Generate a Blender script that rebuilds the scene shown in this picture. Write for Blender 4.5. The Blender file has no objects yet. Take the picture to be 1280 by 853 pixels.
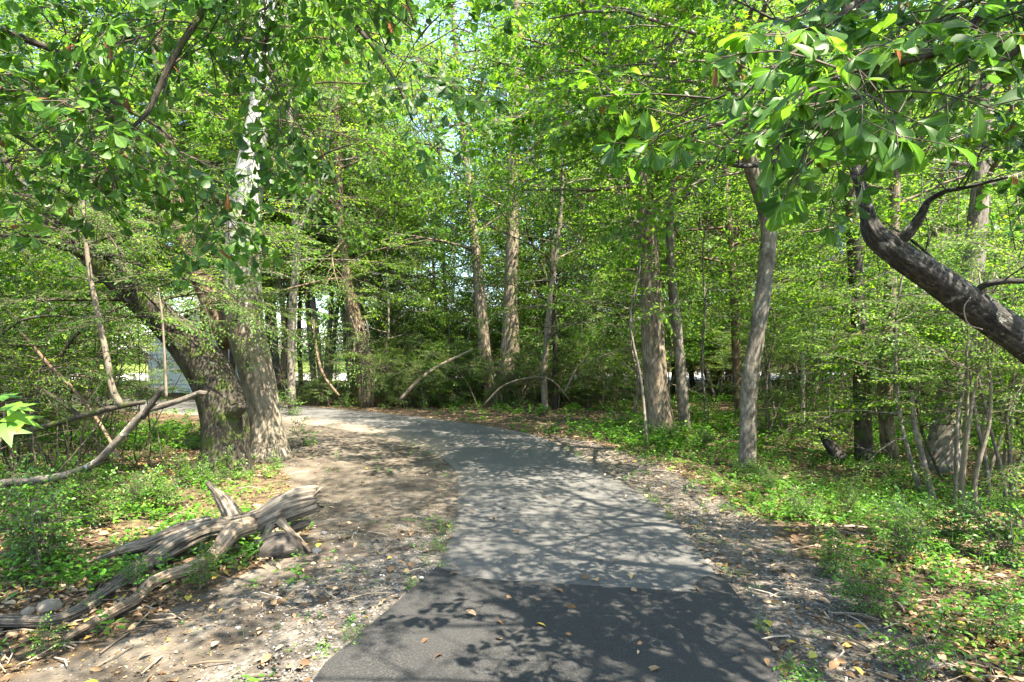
import bpy, math, random
import numpy as np
from mathutils import Vector

# ------------------------------------------------------------------ camera, sky, sun, exposure
SC = bpy.context.scene
COL = SC.collection
FPX, HZ, EYE = 750.0, 452.0, 1.75          # focal length in photo pixels, eye line, eye height
cam = bpy.data.cameras.new('camera')
cam.sensor_width = 36.0
cam.lens = 36.0 * FPX / 1280.0
cam.shift_y = (HZ - 426.5) / 1280.0
cam.clip_start = 0.05
cam.clip_end = 2000
camo = bpy.data.objects.new('camera', cam)
COL.objects.link(camo)
camo.location = (0, 0, EYE)
camo.rotation_euler = (math.radians(90), 0, 0)
SC.camera = camo

SUN_AZ = math.radians(134)                  # clockwise from +Y: right of the view, a little behind it
SUN_EL = math.radians(62)
world = bpy.data.worlds.new('World')
SC.world = world
world.use_nodes = True
wn = world.node_tree
bg = wn.nodes['Background']
sky = wn.nodes.new('ShaderNodeTexSky')
sky.sky_type = 'NISHITA'
sky.sun_disc = False
sky.sun_elevation = SUN_EL
sky.sun_rotation = SUN_AZ
wn.links.new(sky.outputs[0], bg.inputs[0])
bg.inputs[1].default_value = 0.135
sun = bpy.data.lights.new('sun', 'SUN')
sun.energy = 5.0
sun.angle = math.radians(0.45)
sun.color = (1.0, 0.93, 0.82)
suno = bpy.data.objects.new('sun', sun)
COL.objects.link(suno)
sdir = Vector((math.sin(SUN_AZ) * math.cos(SUN_EL), math.cos(SUN_AZ) * math.cos(SUN_EL), math.sin(SUN_EL)))
suno.rotation_euler = (-sdir).to_track_quat('-Z', 'Y').to_euler()
vs = SC.view_settings
vs.view_transform = 'Standard'
vs.look = 'None'
vs.exposure = 2.92
vs.use_white_balance = True
vs.white_balance_temperature = 6850
vs.white_balance_tint = 8
vs.gamma = 1.0
cy = SC.cycles
cy.max_bounces = 10
cy.diffuse_bounces = 7
cy.glossy_bounces = 2
cy.transmission_bounces = 8
cy.transparent_max_bounces = 4
cy.caustics_reflective = False
cy.caustics_refractive = False
cy.sample_clamp_indirect = 12
cy.use_denoising = True
try:
    cy.denoiser = 'OPENIMAGEDENOISE'
    cy.denoising_prefilter = 'ACCURATE'
except Exception:
    pass

# ------------------------------------------------------------------ noise and ground shape
def _hash(ix, iy, s):
    n = (ix * 374761393 + iy * 668265263 + s * 974711) & 0x7fffffff
    n = ((n ^ (n >> 13)) * 1274126177) & 0x7fffffff
    return ((n ^ (n >> 16)) & 0xffff) / 65535.0

def vnoise(x, y, s=0):
    x = np.asarray(x, float); y = np.asarray(y, float)
    xi = np.floor(x).astype(np.int64); yi = np.floor(y).astype(np.int64)
    fx = x - xi; fy = y - yi
    fx = fx * fx * (3 - 2 * fx); fy = fy * fy * (3 - 2 * fy)
    a = _hash(xi, yi, s); b = _hash(xi + 1, yi, s); c = _hash(xi, yi + 1, s); d = _hash(xi + 1, yi + 1, s)
    return (a * (1 - fx) + b * fx) * (1 - fy) + (c * (1 - fx) + d * fx) * fy

def fbm(x, y, s=0, o=4):
    v = 0; a = 0.5; f = 1.0
    for k in range(o):
        v = v + a * vnoise(np.asarray(x) * f, np.asarray(y) * f, s + k); a *= 0.5; f *= 2.03
    return v / (1 - 0.5 ** o)

def smooth(a, b, x):
    t = np.clip((np.asarray(x, float) - a) / (b - a), 0, 1)
    return t * t * (3 - 2 * t)

def hbase(x, y):
    y = np.asarray(y, float); x = np.asarray(x, float)
    return 0.02 * np.clip(y - 7, 0, 17) + 0.036 * np.clip(y - 31, 0, 40) + 0.015 * np.clip(y - 71, 0, 300)

def unproj(px, py):
    """ground point seen at a photo pixel"""
    lo, hi = 1.0, 200.0
    f = lambda d: EYE - (py - HZ) / FPX * d - float(hbase((px - 640) / FPX * d, d))
    for _ in range(60):
        m = 0.5 * (lo + hi)
        if f(m) > 0: lo = m
        else: hi = m
    return ((px - 640) / FPX * lo, lo)

def P(px, py, d):
    return ((px - 640) / FPX * d, d, EYE - (py - HZ) / FPX * d)

# ------------------------------------------------------------------ curves
def catmull(pts, n):
    p = np.asarray(pts, float)
    if len(p) == 2:
        t = np.linspace(0, 1, n)[:, None]
        return p[0] * (1 - t) + p[1] * t
    q = np.vstack([2 * p[0] - p[1], p, 2 * p[-1] - p[-2]])
    L = np.r_[0, np.cumsum(np.linalg.norm(np.diff(p[:, :3], axis=0), axis=1))]
    u = np.interp(np.linspace(0, L[-1], n), L, np.arange(len(p)))
    i = np.clip(np.floor(u).astype(int), 0, len(p) - 2)
    t = (u - i)[:, None]
    a, b, c, d = q[i], q[i + 1], q[i + 2], q[i + 3]
    return 0.5 * ((2 * b) + (-a + c) * t + (2 * a - 5 * b + 4 * c - d) * t * t + (-a + 3 * b - 3 * c + d) * t ** 3)

# path edges read off the photograph
RIGHT = [unproj(*q) for q in [(977, 853), (952, 794), (894, 715), (858, 668), (838, 645), (804, 621), (770, 600), (716, 569), (665, 544), (574, 528), (478, 517), (400, 510), (340, 506)]]
LEFT = [unproj(*q) for q in [(398, 853), (430, 818), (549, 711), (556, 690), (571, 645), (572, 610), (566, 585), (543, 568), (498, 551), (430, 537), (374, 529), (340, 524)]]
RIGHT = [(1.62, -14.0), (1.52, -4), (1.46, 1.5)] + RIGHT + [(-14, 23.0), (-24, 26.5), (-40, 30)]
LEFT = [(-1.10, -14.0), (-1.12, -4), (-1.08, 1.5)] + LEFT + [(-12.5, 18.6), (-23, 23), (-39, 27)]
NPATH = 420
RE = catmull(RIGHT, NPATH); LE = catmull(LEFT, NPATH)
# pair the two sides by nearest points so the strip does not shear
CE = 0.5 * (RE + LE)

def polyline_dist(x, y, line):
    x = np.asarray(x, float).ravel(); y = np.asarray(y, float).ravel()
    best = np.full(x.shape, 1e9)
    for a, b in zip(line[:-1], line[1:]):
        ax, ay = a[0], a[1]; dx, dy = b[0] - ax, b[1] - ay
        L2 = dx * dx + dy * dy + 1e-12
        t = np.clip(((x - ax) * dx + (y - ay) * dy) / L2, 0, 1)
        best = np.minimum(best, (x - ax - t * dx) ** 2 + (y - ay - t * dy) ** 2)
    return np.sqrt(best)

def in_poly(x, y, poly):
    x = np.asarray(x, float).ravel(); y = np.asarray(y, float).ravel()
    c = np.zeros(x.shape, bool)
    n = len(poly)
    for i in range(n):
        x1, y1 = poly[i][:2]; x2, y2 = poly[(i + 1) % n][:2]
        if y1 == y2: continue
        k = ((y1 > y) != (y2 > y)) & (x < (x2 - x1) * (y - y1) / (y2 - y1) + x1)
        c ^= k
    return c

def sdist(x, y, poly):
    """signed distance, negative inside"""
    shp = np.shape(x)
    d = polyline_dist(x, y, list(poly) + [poly[0]])
    return np.where(in_poly(x, y, poly), -d, d).reshape(shp)

PATH_POLY = [tuple(p) for p in LE[::4]] + [tuple(p) for p in RE[::-4]]
CLEAR_POLY = [unproj(*q) for q in [(20, 853), (150, 800), (250, 745), (330, 712), (392, 665), (372, 610), (352, 575), (352, 545), (345, 520), (470, 530), (600, 580), (620, 700), (520, 800), (470, 853)]] + [(-0.5, 1.0), (-3.2, 1.5)]
SHOULD_POLY = [unproj(*q) for q in [(1190, 853), (1090, 770), (985, 690), (905, 625), (820, 582), (750, 556), (690, 545), (690, 565), (760, 640), (850, 853)]] + [(1.2, 1.0), (2.6, 1.0)]
GUARD = None

def path_sd(x, y):
    return sdist(x, y, PATH_POLY)

def hground(x, y):
    """ground height without the trench under the asphalt"""
    x = np.asarray(x, float); y = np.asarray(y, float)
    near = smooth(40, 15, np.hypot(x, y))
    bump = (fbm(x * 0.35, y * 0.35, 5, 3) - 0.5) * 0.34 * smooth(1.7, 4.5, np.abs(x - np.interp(y, CE[:250, 1], CE[:250, 0]))) + (fbm(x * 2.2, y * 2.2, 11, 4) - 0.5) * 0.05
    return hbase(x, y) + bump * (0.25 + 0.75 * near)

# ------------------------------------------------------------------ geometry collector
class Geo:
    def __init__(s):
        s.v = []; s.f = []; s.m = []; s.t = []; s.g = []; s.n = 0
    def add(s, v, f, m=0, t=0.5, g=None):
        v = np.asarray(v, np.float32).reshape(-1, 3); f = np.asarray(f, np.int32).reshape(-1, 3)
        s.v.append(v); s.f.append(f + s.n)
        s.m.append(np.broadcast_to(np.asarray(m, np.int32), (len(f),)))
        s.t.append(np.broadcast_to(np.asarray(t, np.float32), (len(f),)))
        s.g.append(np.zeros((len(v), 3), np.float32) if g is None else np.asarray(g, np.float32))
        s.n += len(v)
    def arrays(s):
        return (np.concatenate(s.v), np.concatenate(s.f), np.concatenate(s.m), np.concatenate(s.t), np.concatenate(s.g))
    def mesh(s, name, mats, origin=(0, 0, 0), flat=False):
        v, f, m, t, g = s.arrays()
        v = v - np.asarray(origin, np.float32)
        me = bpy.data.meshes.new(name)
        me.vertices.add(len(v)); me.vertices.foreach_set('co', v.ravel())
        me.loops.add(len(f) * 3); me.loops.foreach_set('vertex_index', f.ravel())
        me.polygons.add(len(f)); me.polygons.foreach_set('loop_start', np.arange(0, len(f) * 3, 3, dtype=np.int32))
        for mt in mats: me.materials.append(mt)
        me.polygons.foreach_set('material_index', m.astype(np.int32))
        a = me.attributes.new('tint', 'FLOAT', 'FACE'); a.data.foreach_set('value', t.astype(np.float32))
        a = me.attributes.new('grain', 'FLOAT_VECTOR', 'POINT'); a.data.foreach_set('vector', g.ravel())
        me.update(calc_edges=True)
        if flat: me.shade_flat()
        else: me.shade_smooth()
        return me
    def build(s, name, mats, parent=None, origin=(0, 0, 0), flat=False):
        if not isinstance(mats, (list, tuple)): mats = [mats]
        o = bpy.data.objects.new(name, s.mesh(name, mats, origin, flat))
        COL.objects.link(o)
        if parent is not None: o.parent = parent
        else: o.location = origin
        return o

def tube(geo, pts, rad, nseg=8, mat=0, tint=0.5, ridge=0.0, rk=5, seed=0, cap=True, lump=0.0, jag=None):
    p = np.asarray(pts, float); r = np.atleast_1d(np.asarray(rad, float))
    r = np.interp(np.linspace(0, 1, len(p)), np.linspace(0, 1, max(2, len(r))), r if len(r) > 1 else np.repeat(r, 2))
    n = len(p)
    T = np.gradient(p, axis=0); T /= np.linalg.norm(T, axis=1)[:, None] + 1e-9
    ref = np.array([0, 1.0, 0]) if abs(T[0][1]) < 0.9 else np.array([1.0, 0, 0])
    U = np.zeros_like(p); u = np.cross(T[0], ref); u /= np.linalg.norm(u)
    for i in range(n):
        u = u - T[i] * u.dot(T[i]); u /= np.linalg.norm(u) + 1e-9; U[i] = u
    W = np.cross(T, U)
    th = np.linspace(0, 2 * math.pi, nseg, endpoint=False)
    s = np.r_[0, np.cumsum(np.linalg.norm(np.diff(p, axis=0), axis=1))]
    R = np.repeat(r[:, None], nseg, 1)
    if ridge > 0 or lump > 0:
        TH, S = np.meshgrid(th, s)
        k = rk / (2 * math.pi)
        # periodic noise around the stem: sample on a circle
        a = fbm(np.cos(TH) * k * 1.6 + 9 + seed, np.sin(TH) * k * 1.6 + S * 2.1, seed, 4) - 0.5
        b = fbm(np.cos(TH) * 0.8 + 3 + seed * 1.7, np.sin(TH) * 0.8 + S * 1.1, seed + 50, 3) - 0.5
        R = R * (1 + 2 * ridge * a + 2 * lump * b)
    V = p[:, None] + R[:, :, None] * (np.cos(th)[None, :, None] * U[:, None] + np.sin(th)[None, :, None] * W[:, None])
    if jag:        # splintered ends: (start, end) lengths
        for e, (row, sg) in enumerate(((0, -1), (n - 1, 1))):
            if jag[e]:
                tt = np.linspace(0, 6.2832, nseg, endpoint=False); off = fbm(np.cos(tt) * 4 + 7 + seed, np.sin(tt) * 4 + 3, seed + 70, 4)
                for b in range(4):
                    V[row - sg * b] += (T[row] * sg)[None] * (off[:, None] * jag[e]) * (1 - b / 4)
    rr = float(np.mean(r))
    G = np.stack([np.repeat(np.cos(th)[None], n, 0) * rr, np.repeat(np.sin(th)[None], n, 0) * rr, np.repeat(s[:, None], nseg, 1)], -1)
    V = V.reshape(-1, 3); G = G.reshape(-1, 3)
    i = np.arange(n - 1)[:, None] * nseg; j = np.arange(nseg)[None]; j2 = (j + 1) % nseg
    a = (i + j).ravel(); b = (i + j2).ravel(); c = (i + nseg + j2).ravel(); d = (i + nseg + j).ravel()
    F = np.concatenate([np.stack([a, b, c], 1), np.stack([a, c, d], 1)])
    if cap:
        k0 = len(V)
        V = np.vstack([V, p[0], p[-1]]); G = np.vstack([G, [0, 0, 0], [0, 0, s[-1]]])
        jj = np.arange(nseg); e = (n - 1) * nseg
        F = np.vstack([F, np.stack([np.full(nseg, k0), (jj + 1) % nseg, jj], 1), np.stack([np.full(nseg, k0 + 1), e + jj, e + (jj + 1) % nseg], 1)])
    geo.add(V, F, mat, tint, G)

def box(geo, lo, hi, mat=0, tint=0.5):
    x0, y0, z0 = lo; x1, y1, z1 = hi
    v = [(x0, y0, z0), (x1, y0, z0), (x1, y1, z0), (x0, y1, z0), (x0, y0, z1), (x1, y0, z1), (x1, y1, z1), (x0, y1, z1)]
    f = [(0, 2, 1), (0, 3, 2), (4, 5, 6), (4, 6, 7), (0, 1, 5), (0, 5, 4), (1, 2, 6), (1, 6, 5), (2, 3, 7), (2, 7, 6), (3, 0, 4), (3, 4, 7)]
    n = geo.n
    geo.add(v, f, mat, tint)

# ------------------------------------------------------------------ materials
def newmat(name):
    m = bpy.data.materials.new(name); m.use_nodes = True
    nt = m.node_tree; nt.nodes.clear()
    return m, nt, (lambda t, **k: _node(nt, t, k))

def _node(nt, t, k):
    n = nt.nodes.new(t)
    for a, b in k.items(): setattr(n, a, b)
    return n

def ramp(nt, stops, interp='LINEAR'):
    n = nt.nodes.new('ShaderNodeValToRGB'); r = n.color_ramp; r.interpolation = interp
    while len(r.elements) < len(stops): r.elements.new(0.5)
    for e, (p, c) in zip(r.elements, stops):
        e.position = p; e.color = (*c, 1)
    return n

def leaf_mat(name, stops, trans=0.5, rough=0.42, spec=0.4, warm=1.35, veins=False):
    m, nt, N = newmat(name); L = nt.links.new
    at = N('ShaderNodeAttribute', attribute_name='tint')
    r = ramp(nt, stops); L(at.outputs['Fac'], r.inputs[0])
    if veins:       # pale midrib and side veins drawn along each leaf
        ga = N('ShaderNodeAttribute', attribute_name='grain'); sx = N('ShaderNodeSeparateXYZ'); L(ga.outputs['Vector'], sx.inputs[0])
        ab = N('ShaderNodeMath', operation='ABSOLUTE'); L(sx.outputs['Y'], ab.inputs[0])
        mid = N('ShaderNodeMapRange'); mid.inputs[1].default_value = .006; mid.inputs[2].default_value = .02; mid.inputs[3].default_value = 1; mid.inputs[4].default_value = 0; L(ab.outputs[0], mid.inputs[0])
        q = N('ShaderNodeMath', operation='MULTIPLY_ADD'); L(ab.outputs[0], q.inputs[0]); q.inputs[1].default_value = -1.1; L(sx.outputs['X'], q.inputs[2])
        q2 = N('ShaderNodeMath', operation='MULTIPLY'); L(q.outputs[0], q2.inputs[0]); q2.inputs[1].default_value = 9.0
        fr = N('ShaderNodeMath', operation='FRACT'); L(q2.outputs[0], fr.inputs[0])
        sv = N('ShaderNodeMapRange'); sv.inputs[1].default_value = .0; sv.inputs[2].default_value = .13; sv.inputs[3].default_value = .55; sv.inputs[4].default_value = 0; L(fr.outputs[0], sv.inputs[0])
        mxv = N('ShaderNodeMath', operation='MAXIMUM'); L(mid.outputs[0], mxv.inputs[0]); L(sv.outputs[0], mxv.inputs[1])
        hv = N('ShaderNodeHueSaturation'); hv.inputs['Value'].default_value = 1.7; hv.inputs['Saturation'].default_value = .85; L(r.outputs[0], hv.inputs['Color']); L(mxv.outputs[0], hv.inputs['Fac']); r = hv
    pr = N('ShaderNodeBsdfPrincipled'); L(r.outputs[0], pr.inputs['Base Color'])
    pr.inputs['Roughness'].default_value = rough; pr.inputs['Specular IOR Level'].default_value = spec
    hs = N('ShaderNodeHueSaturation'); hs.inputs['Hue'].default_value = 0.488; hs.inputs['Saturation'].default_value = 1.05; hs.inputs['Value'].default_value = warm * 1.55
    L(r.outputs[0], hs.inputs['Color'])
    tr = N('ShaderNodeBsdfTranslucent'); L(hs.outputs[0], tr.inputs[0])
    mx = N('ShaderNodeMixShader'); mx.inputs[0].default_value = trans
    L(pr.outputs[0], mx.inputs[1]); L(tr.outputs[0], mx.inputs[2])
    o = N('ShaderNodeOutputMaterial'); L(mx.outputs[0], o.inputs[0])
    return m

def bark_mat(name, dark, mid, light, scale=14.0, stretch=0.14, lichen=None, lich_amt=0.55, bump=0.6, white=None, moss=None, ramp_pos=(.3, .5, .72)):
    """bark along the stem; white = (z0, z1, colour): paler bark higher up; lichen = colour of patches"""
    m, nt, N = newmat(name); L = nt.links.new
    at = N('ShaderNodeAttribute', attribute_name='grain')
    mp = N('ShaderNodeMapping'); mp.inputs['Scale'].default_value = (1, 1, stretch); L(at.outputs['Vector'], mp.inputs[0])
    n1 = N('ShaderNodeTexNoise'); n1.inputs['Scale'].default_value = scale; n1.inputs['Detail'].default_value = 8; n1.inputs['Roughness'].default_value = 0.65; L(mp.outputs[0], n1.inputs[0])
    r = ramp(nt, list(zip(ramp_pos, (dark, mid, light)))); L(n1.outputs[0], r.inputs[0])
    col = r.outputs[0]
    tc = N('ShaderNodeTexCoord')
    nb = N('ShaderNodeTexNoise'); nb.inputs['Scale'].default_value = 3.2; nb.inputs['Detail'].default_value = 6; nb.inputs['Roughness'].default_value = .7; L(tc.outputs['Object'], nb.inputs[0])
    nr = N('ShaderNodeMapRange'); nr.inputs[1].default_value = .32; nr.inputs[2].default_value = .68; nr.inputs[3].default_value = .55; nr.inputs[4].default_value = 1.45; L(nb.outputs[0], nr.inputs[0])
    hb = N('ShaderNodeHueSaturation'); L(nr.outputs[0], hb.inputs['Value']); L(col, hb.inputs['Color']); col = hb.outputs[0]
    if white:
        sx = N('ShaderNodeSeparateXYZ'); L(tc.outputs['Object'], sx.inputs[0])
        n2 = N('ShaderNodeTexNoise'); n2.inputs['Scale'].default_value = 7; n2.inputs['Detail'].default_value = 6; L(mp.outputs[0], n2.inputs[0])
        ma = N('ShaderNodeMath', operation='MULTIPLY_ADD'); ma.inputs[1].default_value = 3.4; L(n2.outputs[0], ma.inputs[0]); L(sx.outputs['Z'], ma.inputs[2])
        mr = N('ShaderNodeMapRange'); mr.inputs[1].default_value = white[0] + 1.7; mr.inputs[2].default_value = white[1] + 1.7; L(ma.outputs[0], mr.inputs[0])
        n3 = N('ShaderNodeTexNoise'); n3.inputs['Scale'].default_value = 5; n3.inputs['Detail'].default_value = 3; L(mp.outputs[0], n3.inputs[0])
        rw = ramp(nt, [(0.28, tuple(c * 0.38 for c in white[2])), (0.44, tuple(c * .7 for c in white[2])), (.56, white[2]), (1, white[2])]); L(n3.outputs[0], rw.inputs[0])
        mx = N('ShaderNodeMix', data_type='RGBA'); L(mr.outputs[0], mx.inputs[0]); L(col, mx.inputs[6]); L(rw.outputs[0], mx.inputs[7]); col = mx.outputs[2]
    for c, s_, a in ((lichen, 9.0, lich_amt), (moss, 3.5, 0.51)):
        if not c: continue
        n4 = N('ShaderNodeTexNoise'); n4.inputs['Scale'].default_value = s_; n4.inputs['Detail'].default_value = 5; n4.inputs['Roughness'].default_value = 0.7; L(tc.outputs['Object'], n4.inputs[0])
        mr = N('ShaderNodeMapRange'); mr.inputs[1].default_value = a; mr.inputs[2].default_value = a + 0.07; L(n4.outputs[0], mr.inputs[0])
        mx = N('ShaderNodeMix', data_type='RGBA'); L(mr.outputs[0], mx.inputs[0]); L(col, mx.inputs[6]); mx.inputs[7].default_value = (*c, 1); col = mx.outputs[2]
    pr = N('ShaderNodeBsdfPrincipled'); L(col, pr.inputs['Base Color']); pr.inputs['Roughness'].default_value = 0.9; pr.inputs['Specular IOR Level'].default_value = 0.2
    bp = N('ShaderNodeBump'); bp.inputs['Strength'].default_value = bump; bp.inputs['Distance'].default_value = 0.03; L(n1.outputs[0], bp.inputs['Height']); L(bp.outputs[0], pr.inputs['Normal'])
    o = N('ShaderNodeOutputMaterial'); L(pr.outputs[0], o.inputs[0])
    return m

def plain_mat(name, col, rough=0.8, var=0.25, scale=6.0, metal=0.0, bump=0.0):
    m, nt, N = newmat(name); L = nt.links.new
    tc = N('ShaderNodeTexCoord'); n1 = N('ShaderNodeTexNoise'); n1.inputs['Scale'].default_value = scale; n1.inputs['Detail'].default_value = 6; L(tc.outputs['Object'], n1.inputs[0])
    r = ramp(nt, [(0.25, tuple(c * (1 - var) for c in col)), (0.75, tuple(min(1, c * (1 + var)) for c in col))]); L(n1.outputs[0], r.inputs[0])
    pr = N('ShaderNodeBsdfPrincipled'); L(r.outputs[0], pr.inputs['Base Color']); pr.inputs['Roughness'].default_value = rough; pr.inputs['Metallic'].default_value = metal
    if bump:
        bp = N('ShaderNodeBump'); bp.inputs['Strength'].default_value = bump; bp.inputs['Distance'].default_value = 0.02; L(n1.outputs[0], bp.inputs['Height']); L(bp.outputs[0], pr.inputs['Normal'])
    o = N('ShaderNodeOutputMaterial'); L(pr.outputs[0], o.inputs[0])
    return m

def tint_mat(name, stops, rough=0.85, trans=0.0, spec=0.2, noise=0.0):
    m, nt, N = newmat(name); L = nt.links.new
    at = N('ShaderNodeAttribute', attribute_name='tint')
    r = ramp(nt, stops); L(at.outputs['Fac'], r.inputs[0])
    pr = N('ShaderNodeBsdfPrincipled'); L(r.outputs[0], pr.inputs['Base Color']); pr.inputs['Roughness'].default_value = rough; pr.inputs['Specular IOR Level'].default_value = spec
    o = N('ShaderNodeOutputMaterial')
    if trans:
        tr = N('ShaderNodeBsdfTranslucent'); L(r.outputs[0], tr.inputs[0]); mx = N('ShaderNodeMixShader'); mx.inputs[0].default_value = trans
        L(pr.outputs[0], mx.inputs[1]); L(tr.outputs[0], mx.inputs[2]); L(mx.outputs[0], o.inputs[0])
    else:
        L(pr.outputs[0], o.inputs[0])
    return m

G1 = [(0.0, (.026, .074, .010)), (0.45, (.052, .136, .013)), (0.85, (.100, .205, .018)), (0.985, (.16, .25, .02)), (1.0, (.17, .10, .03))]
G2 = [(0.0, (.034, .082, .014)), (0.5, (.058, .142, .017)), (0.9, (.108, .212, .022)), (1.0, (.18, .26, .025))]
G3 = [(0.0, (.048, .11, .014)), (0.5, (.076, .170, .02)), (1.0, (.145, .255, .03))]
GO = [(0.0, (.022, .066, .012)), (0.5, (.044, .120, .013)), (0.97, (.090, .190, .016)), (0.985, (.11, .05, .02)), (1.0, (.14, .065, .025))]
M = {}
M['leaf_a'] = leaf_mat('broad leaves', G1)
M['leaf_b'] = leaf_mat('soft leaves', G2, rough=.5, spec=.25)
M['leaf_c'] = leaf_mat('pale leaves', G3, rough=.5, spec=.25)
M['leaf_far'] = leaf_mat('far leaves', [(0.0, (.018, .050, .008)), (0.5, (.036, .095, .012)), (1.0, (.075, .15, .02))], trans=.4, rough=.6, spec=.1)
M['leaf_oak'] = leaf_mat('oak leaves', GO, trans=0.5, veins=True, rough=0.45, spec=0.35)
M['leaf_low'] = leaf_mat('low plant leaves', [(0.0, (.025, .085, .010)), (0.5, (.055, .160, .014)), (1.0, (.12, .24, .025))], trans=0.35)
M['bark_dark'] = bark_mat('dark bark', (.014, .0115, .009), (.042, .035, .026), (.085, .073, .056), 17, .30, lichen=(.15, .16, .12), lich_amt=.60, moss=(.045, .060, .014), bump=.9)
M['bark_grey'] = bark_mat('grey bark', (.05, .043, .034), (.12, .104, .083), (.20, .178, .145), 24, .34, lichen=(.25, .245, .21), lich_amt=.60)
M['bark_brown'] = bark_mat('brown bark', (.04, .028, .018), (.11, .076, .048), (.19, .14, .095), 22, .24, lichen=(.30, .28, .22), lich_amt=.63)
M['bark_rough'] = bark_mat('deep furrowed bark', (.035, .027, .020), (.13, .102, .073), (.27, .225, .17), 24, .17, bump=.9)
M['bark_leaning'] = bark_mat('lichen spotted dark bark', (.012, .011, .0095), (.038, .035, .030), (.10, .095, .084), 34, .4, lichen=(.20, .20, .175), lich_amt=.58, bump=1.0)
M['bark_syc'] = bark_mat('flaking white bark', (.060, .049, .035), (.155, .130, .095), (.29, .25, .19), 22, .20, white=(2.6, 4.8, (.35, .345, .33)), bump=.6)
M['bark_twig'] = plain_mat('twig bark', (.06, .045, .03), .9, .4, 20)
M['bark_vine'] = plain_mat('pale stem bark', (.125, .10, .07), .9, .4, 14)
M['bark_white'] = plain_mat('peeled pale wood', (.34, .30, .24), .85, .3, 9)
M['wood_grey'] = bark_mat('weathered grey wood', (.020, .016, .012), (.112, .092, .070), (.24, .205, .16), 48, .06, bump=1.0, ramp_pos=(.38, .5, .64))
M['wood_tan'] = bark_mat('weathered tan wood', (.05, .034, .022), (.19, .14, .095), (.32, .25, .18), 44, .06, bump=1.0, ramp_pos=(.36, .5, .66))
M['wood_lichen'] = bark_mat('lichened limb bark', (.04, .032, .024), (.085, .072, .056), (.15, .132, .105), 26, .3, lichen=(.26, .26, .21), lich_amt=.57)
M['rotten'] = bark_mat('dark rotten wood', (.014, .012, .010), (.045, .038, .031), (.11, .095, .08), 16, .3, bump=1.0)

# ------------------------------------------------------------------ ground
def ground_mat():
    m, nt, N = newmat('forest ground'); L = nt.links.new
    at = N('ShaderNodeAttribute', attribute_name='zone')       # R bare dirt, G gravel, B lawn
    sp = N('ShaderNodeSeparateColor'); L(at.outputs['Color'], sp.inputs[0])
    tc = N('ShaderNodeTexCoord')
    def noise(sc, det=6, ro=.6):
        n = N('ShaderNodeTexNoise'); n.inputs['Scale'].default_value = sc; n.inputs['Detail'].default_value = det; n.inputs['Roughness'].default_value = ro
        L(tc.outputs['Object'], n.inputs[0]); return n
    n1 = noise(9, 9, .7); n2 = noise(0.9, 5); n3 = noise(55, 3); n4 = noise(2.6, 6)
    floor = ramp(nt, [(.3, (.026, .019, .012)), (.5, (.075, .052, .032)), (.62, (.13, .088, .052)), (.75, (.20, .14, .085))]); L(n1.outputs[0], floor.inputs[0])
    dirt = ramp(nt, [(.30, (.036, .029, .022)), (.5, (.080, .066, .051)), (.72, (.150, .127, .100))]); L(n4.outputs[0], dirt.inputs[0])
    vo = N('ShaderNodeTexVoronoi'); vo.inputs['Scale'].default_value = 42; L(tc.outputs['Object'], vo.inputs[0])
    grav = ramp(nt, [(0, (.030, .026, .022)), (.35, (.068, .061, .052)), (.7, (.118, .107, .093)), (1, (.21, .197, .18))]); L(vo.outputs['Color'], grav.inputs[0])
    lawn = ramp(nt, [(.3, (.07, .115, .02)), (.7, (.15, .185, .045))]); L(n2.outputs[0], lawn.inputs[0])
    def mix(fac, a, b):
        x = N('ShaderNodeMix', data_type='RGBA'); L(fac, x.inputs[0]); L(a, x.inputs[6]); L(b, x.inputs[7]); return x.outputs[2]
    def brk(ch, amt=.55):
        # break the zone edge up with noise
        s1 = N('ShaderNodeMath', operation='SUBTRACT'); L(n4.outputs[0], s1.inputs[0]); s1.inputs[1].default_value = .5
        s2 = N('ShaderNodeMath', operation='MULTIPLY_ADD'); L(s1.outputs[0], s2.inputs[0]); s2.inputs[1].default_value = amt * 2; L(sp.outputs[ch], s2.inputs[2])
        r_ = N('ShaderNodeMapRange'); r_.inputs[1].default_value = .38; r_.inputs[2].default_value = .62; L(s2.outputs[0], r_.inputs[0]); return r_.outputs[0]
    c = mix(brk(0), floor.outputs[0], dirt.outputs[0])
    g = N('ShaderNodeMath', operation='MULTIPLY'); L(brk(1, 1.0), g.inputs[0]); g.inputs[1].default_value = .75
    c = mix(g.outputs[0], c, grav.outputs[0])
    c = mix(sp.outputs[2], c, lawn.outputs[0])
    pr = N('ShaderNodeBsdfPrincipled'); L(c, pr.inputs['Base Color']); pr.inputs['Roughness'].default_value = .95; pr.inputs['Specular IOR Level'].default_value = .15
    ad = N('ShaderNodeMath', operation='ADD'); L(n1.outputs[0], ad.inputs[0]); L(n3.outputs[0], ad.inputs[1])
    bp = N('ShaderNodeBump'); bp.inputs['Strength'].default_value = .7; bp.inputs['Distance'].default_value = .03; L(ad.outputs[0], bp.inputs['Height']); L(bp.outputs[0], pr.inputs['Normal'])
    o = N('ShaderNodeOutputMaterial'); L(pr.outputs[0], o.inputs[0])
    return m

def clear_mask(x, y):
    return smooth(0.35, -0.25, sdist(x, y, CLEAR_POLY))

def shoulder_mask(x, y):
    return smooth(0.45, -0.25, sdist(x, y, SHOULD_POLY))

def grid_mesh(name, X, Y, Z, mat):
    ny, nx = X.shape
    v = np.stack([X, Y, Z], -1).reshape(-1, 3)
    i = (np.arange(ny - 1)[:, None] * nx + np.arange(nx - 1)[None]).ravel()
    f = np.concatenate([np.stack([i, i + 1, i + nx + 1], 1), np.stack([i, i + nx + 1, i + nx], 1)])
    g = Geo(); g.add(v, f)
    o = g.build(name, mat)
    return o

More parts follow.
